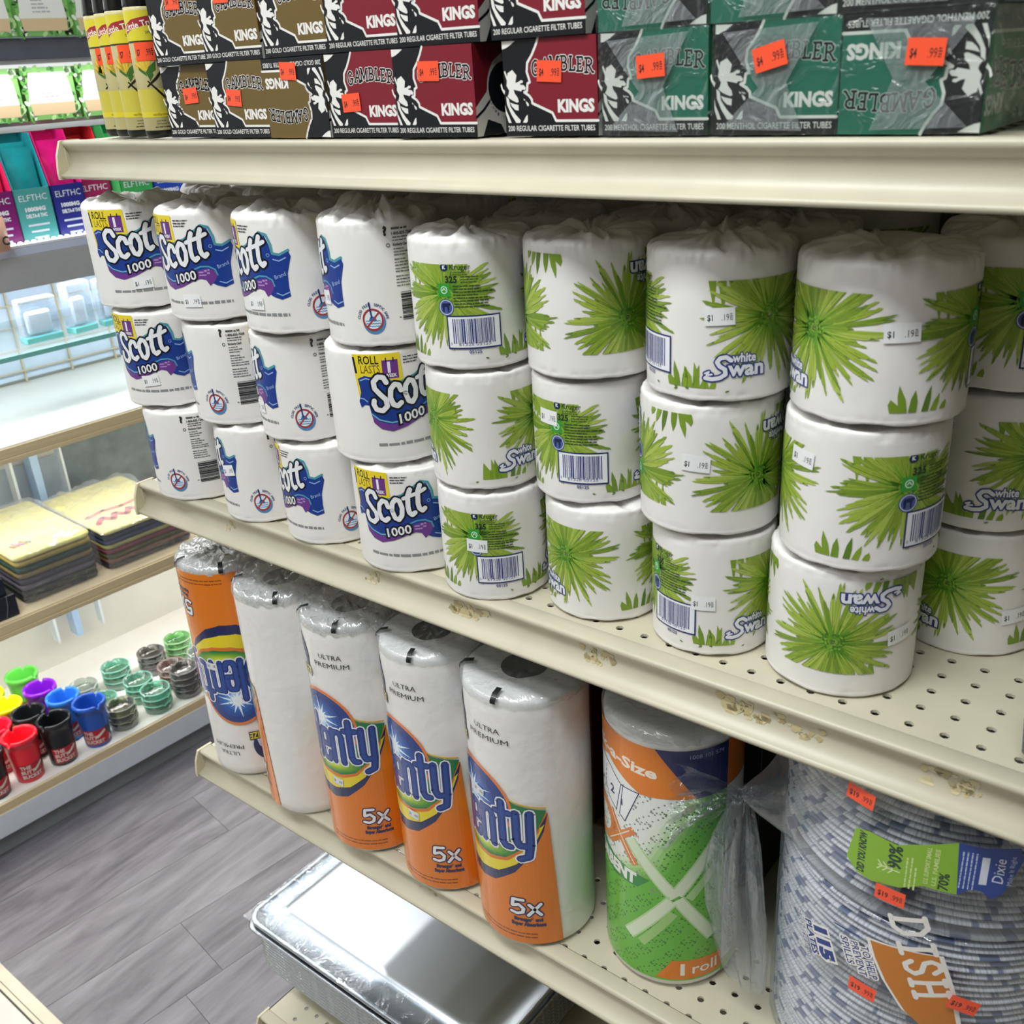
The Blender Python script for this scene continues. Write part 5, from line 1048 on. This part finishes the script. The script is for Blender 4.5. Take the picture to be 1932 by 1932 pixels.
ca_.stroke([(.001, .0265), (.014, .0345)], .0045, '#e3dccb', 2); ca_.text('A', .021, .0135, .008, '#eee8e0', 2, bold=.04)
cup_print = ca_.tf(lambda p: (p[0] * 1.25, (p[1] - .006) * 1.35)).mesh('label_print', lambda u, v, l: ((.0265 + .0068 * v / .093 + .0004 + l * LV) * sin(u / .0285), -(.0265 + .0068 * v / .093 + .0004 + l * LV) * cos(u / .0285), v), step=.003)
CUPS = [('#2458b8', .263, .036, -12, 'dark blue bucket ashtray at the right end of the front row'), ('#2f7fe0', .2385, .105, 0, 'bright blue bucket ashtray behind the dark blue one'), ('#16191d', .1855, .037, 14, 'black bucket ashtray with red label, in the front row'),
        ('#1b1e22', .163, .106, 0, 'black bucket ashtray in the second row, before the purple one'), ('#8a1fd0', .2225, .180, 0, 'purple bucket ashtray between the bright blue and green ones'), ('#6fdc5a', .2215, .268, 0, 'light green bucket ashtray in the back row'),
        ('#ee2338', .1140, .040, 16, 'red bucket ashtray in the front row'), ('#e02040', .0935, .112, 0, 'crimson bucket ashtray behind the front red one'), ('#efe91e', .145, .176, 0, 'yellow bucket ashtray in the middle at left'), ('#e6ee22', .137, .248, 0, 'lime yellow bucket ashtray farthest at left'), ('#181a1e', .0430, .038, 20, 'black bucket ashtray cut off by the left frame edge')]
for c, u, w_, r, lab in CUPS:
    t = cthing('bucket_ashtray', u, w_, .1205, lab, 'ashtray', 'bucket ashtrays in the case'); cm = cup_mesh(c); link('cup_body', cm, t, None, (0, 0, rad(r * 2.0)))
    link('label_print', cup_print, t, None, (0, 0, rad(r - 12)))
# stacked glass ashtrays
def glass(nm, tint, body): return film(nm, tint, .09, .70, .06, .5, 60, (1, 1, 1), body)
GA = {'clear': glass('glass_clear', '#dfe6e0', .25), 'teal': glass('glass_teal', '#8fdcc4', .3), 'smoke': glass('glass_smoke', '#8d8a80', .2), 'green': glass('glass_green', '#9be08a', .3), 'olive': glass('glass_olive', '#a9ad7e', .2), 'rose': glass('glass_rose', '#c9a59a', .25)}
def dish(rad_): 
    def fn(r, z, t):
        if z > .018: z -= .004 * max(0, cos(3 * t)) ** 24
        return r * (1 + .004 * cos(12 * t)), z
    return MB().lathe([(0, 0), (rad_ * .78, 0), (rad_ * .9, .003), (rad_ * .97, .012), (rad_, .021), (rad_ * .97, .0235), (rad_ * .86, .0225), (rad_ * .8, .012), (rad_ * .66, .006), (0, .005)], 60, fn=fn)
dme = {k: dish(.0325).mesh('dish', v) for k, v in GA.items()}
rimme = {k: MB().lathe([(.0300, .0228), (.0318, .0238), (.0328, .0222), (.0316, .0212)], 60, fn=lambda r, z, t: (r * (1 + .004 * cos(12 * t)), z - .004 * max(0, cos(3 * t)) ** 24)).mesh('rim', mat('glass_rim_' + k, {'clear': '#c3cdc8', 'teal': '#8fd9c6', 'smoke': '#77706e', 'green': '#a6e39a', 'olive': '#8f947a', 'rose': '#b08d86'}[k], rough=.08, coat=1)) for k in GA}
GST = [(.326, .215, 'clear', 2), (.404, .205, 'teal', 3), (.490, .193, 'smoke', 3), (.565, .198, 'green', 3), (.327, .125, 'teal', 2), (.408, .108, 'teal', 3), (.489, .098, 'rose', 3), (.330, .046, 'olive', 3), (.412, .040, 'teal', 3), (.488, .040, 'smoke', 4), (.570, .10, 'clear', 3), (.567, .035, 'rose', 3)]
gn = {}
for i, (u, w_, k, n) in enumerate(GST):
    row = 'back' if w_ > .15 else ('middle' if w_ > .07 else 'front')
    gn[row] = gn.get(row, 0) + 1
    for q in range(n):
        t = cthing('glass_ashtray', u, w_, .1205 + q * .0155, '%s glass ashtray, %s of its stack, %s in the %s row of glass stacks' % ({'teal': 'teal', 'clear': 'clear', 'smoke': 'smoky', 'green': 'green', 'olive': 'olive', 'rose': 'rosy'}[k], ['lowest', 'second', 'third', 'highest'][q] if q < n - 1 else 'top', ORD[gn[row] - 1], row), 'ashtray', 'glass ashtrays in the case', q * .4)
        link('dish', dme[k], t); link('rim', rimme[k], t)
        if (i + q) % 2 == 0: link('price_sticker', price_tag('#e8ecef', ('$3', '.99'), .011, .008), t, (.012, -.0305, .012), (.2, 0, .38))
# folded shirts in clear bags
def shirt(u, w_, z, wd, dp, h, c, lab, top=False, grp='folded shirts in the case'):
    t = cthing('folded_shirt', u, w_, z, lab, 'folded shirt', grp); m = MB(); rows = []
    for q, ins in ((0, .006), (.15, .001), (.5, 0), (.85, .001), (1, .008)):
        rows.append([(x + .0025 * noise.noise((x * 40, y * 40, q + z * 50)), y + dp / 2, q * h + .0012 * noise.noise((x * 30, y * 30, z * 9))) for x, y in rrect(wd / 2 - ins, dp / 2 - ins, .015, 6)])
    m.grid(rows, 0, True, True); n = len(rows[-1]); m.f.append(list(range(len(m.v) - n, len(m.v)))); m.m.append(0); m.sm.append(True)
    m.obj('folded_cloth', mat('cloth_' + c.lstrip('#'), c, rough=.9, var=.12, vscale=60, bump=.4, bscale=300), t)
    f = MB(); gx, gy = 14, 18
    if top:
        f.grid([[(-wd / 2 - .006 + (wd + .012) * i / gx, -.006 + (dp + .012) * j / gy, h + .0055 + .011 * noise.noise((i * .55, j * .5, z * 30)) + .018 * max(0, noise.noise((i * .3, j * .35, z * 11 + 4))) - (.006 if i in (0, gx) or j in (0, gy) else 0)) for i in range(gx + 1)] for j in range(gy + 1)])
    f.grid([[(-wd / 2 - .004 + (wd + .008) * i / gx, -.003 - .004 * abs(noise.noise((i * .5, j * .9, z * 40))), h * j / 3) for i in range(gx + 1)] for j in range(4)])
    f.obj('clear_bag', film('shirt_bag', '#fafcfd', .14, .60, .10, 1.0, 34, (1, 1, 1), .5), t); return t
cl = ['#26282c', '#3b3f3c', '#6b6470', '#4a4550', '#8a7a4a', '#2f4a3c', '#b09a4e', '#ece596']
for k, c in enumerate(cl):
    t = shirt(.278, .036, .4884 + k * .0128, .158, .288, .0124, c, 'bagged folded shirt, %s from bottom of the left shirt pile' % ORD[k] if k < 7 else 'bagged pale yellow shirt on top of the left pile', k == 7)
sp_ = Art()
for k in range(5): sp_.stroke([(-.06 + k * .008, .06 + .01 * (k % 2)), (-.055 + k * .008, .05)], .006, ['#e08a5a', '#d98a9a', '#c87ac0', '#e0a05a', '#8ac0c8'][k], 1)
link('chest_print', sp_.mesh('chest_print', on_top(.0140)), t)
cl = ['#3a3440', '#84604a', '#5a5a2e', '#8a3a4e', '#b8b06a', '#3a4468', '#2c3044', '#f2ea9c']
for k, c in enumerate(cl):
    t = shirt(.478, .036, .4884 + k * .0108, .196, .288, .0104, c, 'bagged folded shirt, %s from bottom of the right shirt pile' % ORD[k] if k < 7 else 'bagged pale yellow shirt with red lettering on the right pile', k == 7)
sp_ = Art(); zz = [(-.08, .05), (-.06, .075), (-.045, .05), (-.03, .078), (-.012, .052), (.004, .08), (.02, .055), (.036, .082), (.055, .058), (.07, .085)]
sp_.stroke(zz, .013, '#e0525c', 1); sp_.stroke([(-.08, .10), (-.04, .112), (0, .104), (.07, .118)], .011, '#e2767a', 1)
link('chest_print', sp_.mesh('chest_print', on_top(.0118)), t)
for k, (u, w_, wd, dp, z, h) in enumerate(((.115, .012, .12, .16, .4884, .045), (.108, .018, .11, .15, .5339, .035), (.112, .02, .10, .14, .5694, .018))):
    t = cthing('black_box', u, w_, z, 'black box with dashed seam, %s of the pile left of the shirts' % ['bottom', 'middle', 'top'][k], 'box', 'black boxes in the case')
    MB().box(-wd / 2, wd / 2, 0, dp, 0, h).obj('box_body', mat('box_black', '#1d2230', rough=.4, var=.1) if k < 2 else mat('box_blue', '#8fa6cc', rough=.3), t, bevel=.002)
    s = Art(); s.stroke([(wd * .28, .0), (wd * .34, h * .5), (wd * .36, h)], .0012, '#7d8494', 1); link('seam', s.mesh('seam', on_front(0)), t)
# clear packs on the glass shelf
for k, (u, wd, h, r) in enumerate(((.40, .075, .085, 0), (.487, .055, .10, .2), (.56, .07, .095, -.1), (.25, .08, .08, 0))):
    t = cthing('clear_pack', u, .12, .9655, 'clear blister pack with teal base on glass shelf, %s from the left' % ORD[[1, 2, 3, 0][k]], 'pack', 'clear packs in the case', r)
    MB().box(-wd / 2, wd / 2, 0, .03, .012, h).obj('blister', film('blister', '#eaf2fa', .18, .6, .1, .8, 40, (1, 1, 1), .45), t, bevel=.004)
    MB().box(-wd / 2, wd / 2, 0, .03, 0, .012).obj('base', mat('teal_plastic', '#6fc0bc', rough=.2, coat=.5), t, bevel=.002)
    MB().box(-wd / 2 + .012, wd / 2 - .012, .008, .022, .014, h * .7).obj('insert', mat('insert_white', '#e6e9ec', rough=.4, var=.05), t, bevel=.006)

# cartons of pouches standing on the case
ELF = [(.333, .066, '#e0245e', '#7a1e6a', 'pink and purple'), (.4005, .066, '#1f8f96', '#4fa3a0', 'teal'), (.467, .062, '#d81a78', '#2a2f86', 'magenta and indigo'), (.5345, .068, '#e8333f', '#a02458', 'red and plum'), (.606, .068, '#2f9a52', '#3fa65a', 'green'), (.676, .066, '#2540a8', '#2a4ab8', 'blue'), (.746, .068, '#9ad03a', '#a6dc3e', 'lime green')]
for i, (u, wd, c1, c2, cn) in enumerate(ELF):
    t = cthing('pouch_display_carton', u, .028 + (.03 if i == 3 else 0), 1.1635, '%s open display carton of pouches on the case top' % cn, 'carton', 'display cartons on the case top'); h = wd / 2
    H1 = .094; H2 = .186
    cm = mat('card_' + c2.lstrip('#'), c2, rough=.4, var=.04); cu = mat('card_' + c1.lstrip('#'), c1, rough=.4, var=.04)
    MB().box(-h, h, 0, .075, 0, .004).box(-h, h, 0, .0015, 0, H1).box(-h, -h + .0015, 0, .075, 0, H1).box(h - .0015, h, 0, .075, 0, H1).obj('tray', cm, t)
    sd = MB()
    for s in (-1, 1):
        x0, x1 = (-h, -h + .0015) if s < 0 else (h - .0015, h)
        sd.add([(x0, 0, H1), (x0, .075, H1), (x0, .075, H2), (x0, .03, H2), (x1, 0, H1), (x1, .075, H1), (x1, .075, H2), (x1, .03, H2)], [(0, 1, 2, 3), (7, 6, 5, 4), (0, 4, 5, 1), (1, 5, 6, 2), (2, 6, 7, 3), (3, 7, 4, 0)])
    sd.box(-h, h, .0735, .075, 0, H2).obj('backboard', cu, t)
    for k in range(3):
        p = MB(); n = 8
        for y_ in (.012 + k * .02, .016 + k * .02):
            p.grid([[(-h * .8 + 1.6 * h * a / n, y_ + .006 * cos((a / n - .5) * pi) * (1 if y_ > .014 + k * .02 else -1) * sin(q / 5 * pi) + .012 * q / 5 + k * .002, .01 + q / 5 * (.145 + .008 * ((k + i) % 3))) for a in range(n + 1)] for q in range(6)])
        p.obj('pouch', mat('pouch_%s' % c1.lstrip('#'), c1, rough=.22, coat=.4, var=.25, vscale=25), t)
    a = Art(); a.text('ELFTHC', 0, H1 - .021, .0105, '#e6ecf2', 1, width=wd * .78, align='C', bold=.0); a.text('1000MG', 0, H1 - .039, .0065, '#e6ecf2', 1, width=wd * .55, align='C', bold=.06)
    a.text('DELTA-8 THC', 0, H1 - .050, .0058, '#dfe6ee', 1, width=wd * .58, align='C', bold=.06)
    for k in range(3): a.rect(-wd * (.3 - .05 * k), H1 - .065 - k * .011, wd * (.3 - .05 * k), H1 - .0615 - k * .011, '#cfd9e4', 1)
    link('front_print', a.mesh('front_print', on_front(0)), t)
t = cthing('white_pouch', .252, .02, 1.1635, 'tall white bulging pouch at the left frame edge on the case top', 'pouch')
MB().lathe([(0, 0), (.04, 0), (.05, .02), (.053, .06), (.05, .10), (.04, .135), (.02, .15), (0, .152)], 40, fn=lambda r, z, t: (r * (1 - .3 * abs(cos(t))), z)).obj('pouch_body', mat('pouch_white', '#e9e9ea', rough=.3, coat=.3), t)
t = cthing('gummy_bag', .292, -.0, 1.1635, 'peach bag with letter C in front of the white pouch', 'bag', None, .3); t.location = cpos(.300, .0 - .028 + .006, 1.1635)
MB().grid([[(-.024 + .048 * a / 8, -.007 * sin(a / 8 * pi) * sin(q / 6 * pi) + (.002 if q in (0, 6) else 0), .058 * q / 6) for a in range(9)] for q in range(7)] ).grid([[(.024 - .048 * a / 8, .007 * sin(a / 8 * pi) * sin(q / 6 * pi) + .003, .058 * q / 6) for a in range(9)] for q in range(7)]).obj('bag_body', mat('bag_peach', '#e8b59a', rough=.3, coat=.4, var=.1), t)
a = Art(); a.text('C', .004, .012, .014, '#2a2422', 1, bold=.03); link('front_print', a.mesh('front_print', on_front(-.0078)), t)

# wall shelf with green-edged packs above the case
ws = empty('wall_shelf', cpos(0, .05, 1.467), RC, 'dark grey shelf board above the display case', 'shelf')
MB().box(U0, U1, -.005, .30, 0, .037).obj('board', mat('board_dark', '#5d5f6a', rough=.4, var=.06), ws, bevel=.002)
for u in (-.5, .3, 1.2): MB().box(u - .01, u + .01, .28, .34, -.08, .5).obj('bracket', mat('bracket_dark', '#3a3c42', rough=.4), ws)
tag(MB().box(U0, U1, 0, .03, 1.2, 2.3).obj('wall_case_back', mat('slat_white', '#e6e8e4', rough=.5, var=.03), None, loc=cpos(0, WB + .06, 0), rot=(0, 0, RC)), kind='structure')
pk = Art(); pw, ph = .096, .088
pk.rect(-pw / 2, 0, pw / 2, ph, '#7fb868', 0); R_ = random.Random(3)
for k in range(60):
    s = R_.random(); x, y = ((-pw / 2 + R_.uniform(0, .014), R_.uniform(0, ph)) if s < .3 else (pw / 2 - R_.uniform(0, .014), R_.uniform(0, ph)) if s < .6 else (R_.uniform(-pw / 2, pw / 2), R_.choice([R_.uniform(0, .012), ph - R_.uniform(0, .014)])))
    pk.ell(x, y, .006, .0035, R_.choice(['#5f9f4a', '#8cc66c', '#4a8a40', '#b4da98', '#e6f0dc']), 1, 7, R_.uniform(0, 3))
pk.poly([(-.040, .010), (.040, .010), (.042, .03), (.039, .062), (.034, .079), (-.034, .079), (-.039, .062), (-.042, .03)], '#eceee6', 3); pk.poly([(-.040, .008), (.040, .008), (.0415, .028), (-.0415, .028)], '#dcc39a', 4)
pk.lines(-.018, .055, .018, 4, .006, .0032, '#b9bcc0', 4, 2)
pkm = pk.mesh('front_print', on_front(-.012)); packb = MB().box(-pw / 2, pw / 2, .012, .05, 0, ph).mesh('carton_body', mat('pack_green', '#6fae58', rough=.4, var=.15), bevel=.002)
pdisc = mat('pack_lid', '#c9d9bf', rough=.3)
tag(MB().box(U0, U1, 0, .22, .005, .012).obj('display_riser', mat('riser_pale', '#e2d8dc', rough=.3), None, loc=cpos(0, .10, 1.355), rot=(0, 0, RC)), 'pale riser board under the lower row of green packs', 'riser')
rr = bpy.data.objects['display_riser']
for u in (-.6, .9, 1.5): MB().box(u, u + .01, .02, .2, -.1905, 0).obj('riser_leg', mat('riser_pale', '#e2d8dc'), rr)
n = 0
for row, z in (('lower', 1.3675), ('upper', 1.5045)):
    for i in range(6):
        u = .1895 + i * .1035
        t = cthing('snack_carton', u, .088 if row == 'lower' else .05, z, 'green-edged carton with white label, %s from left in the %s row above the case' % (ORD[i], row), 'carton', 'green-edged cartons above the case'); link('carton_body', packb, t); link('front_print', pkm, t)
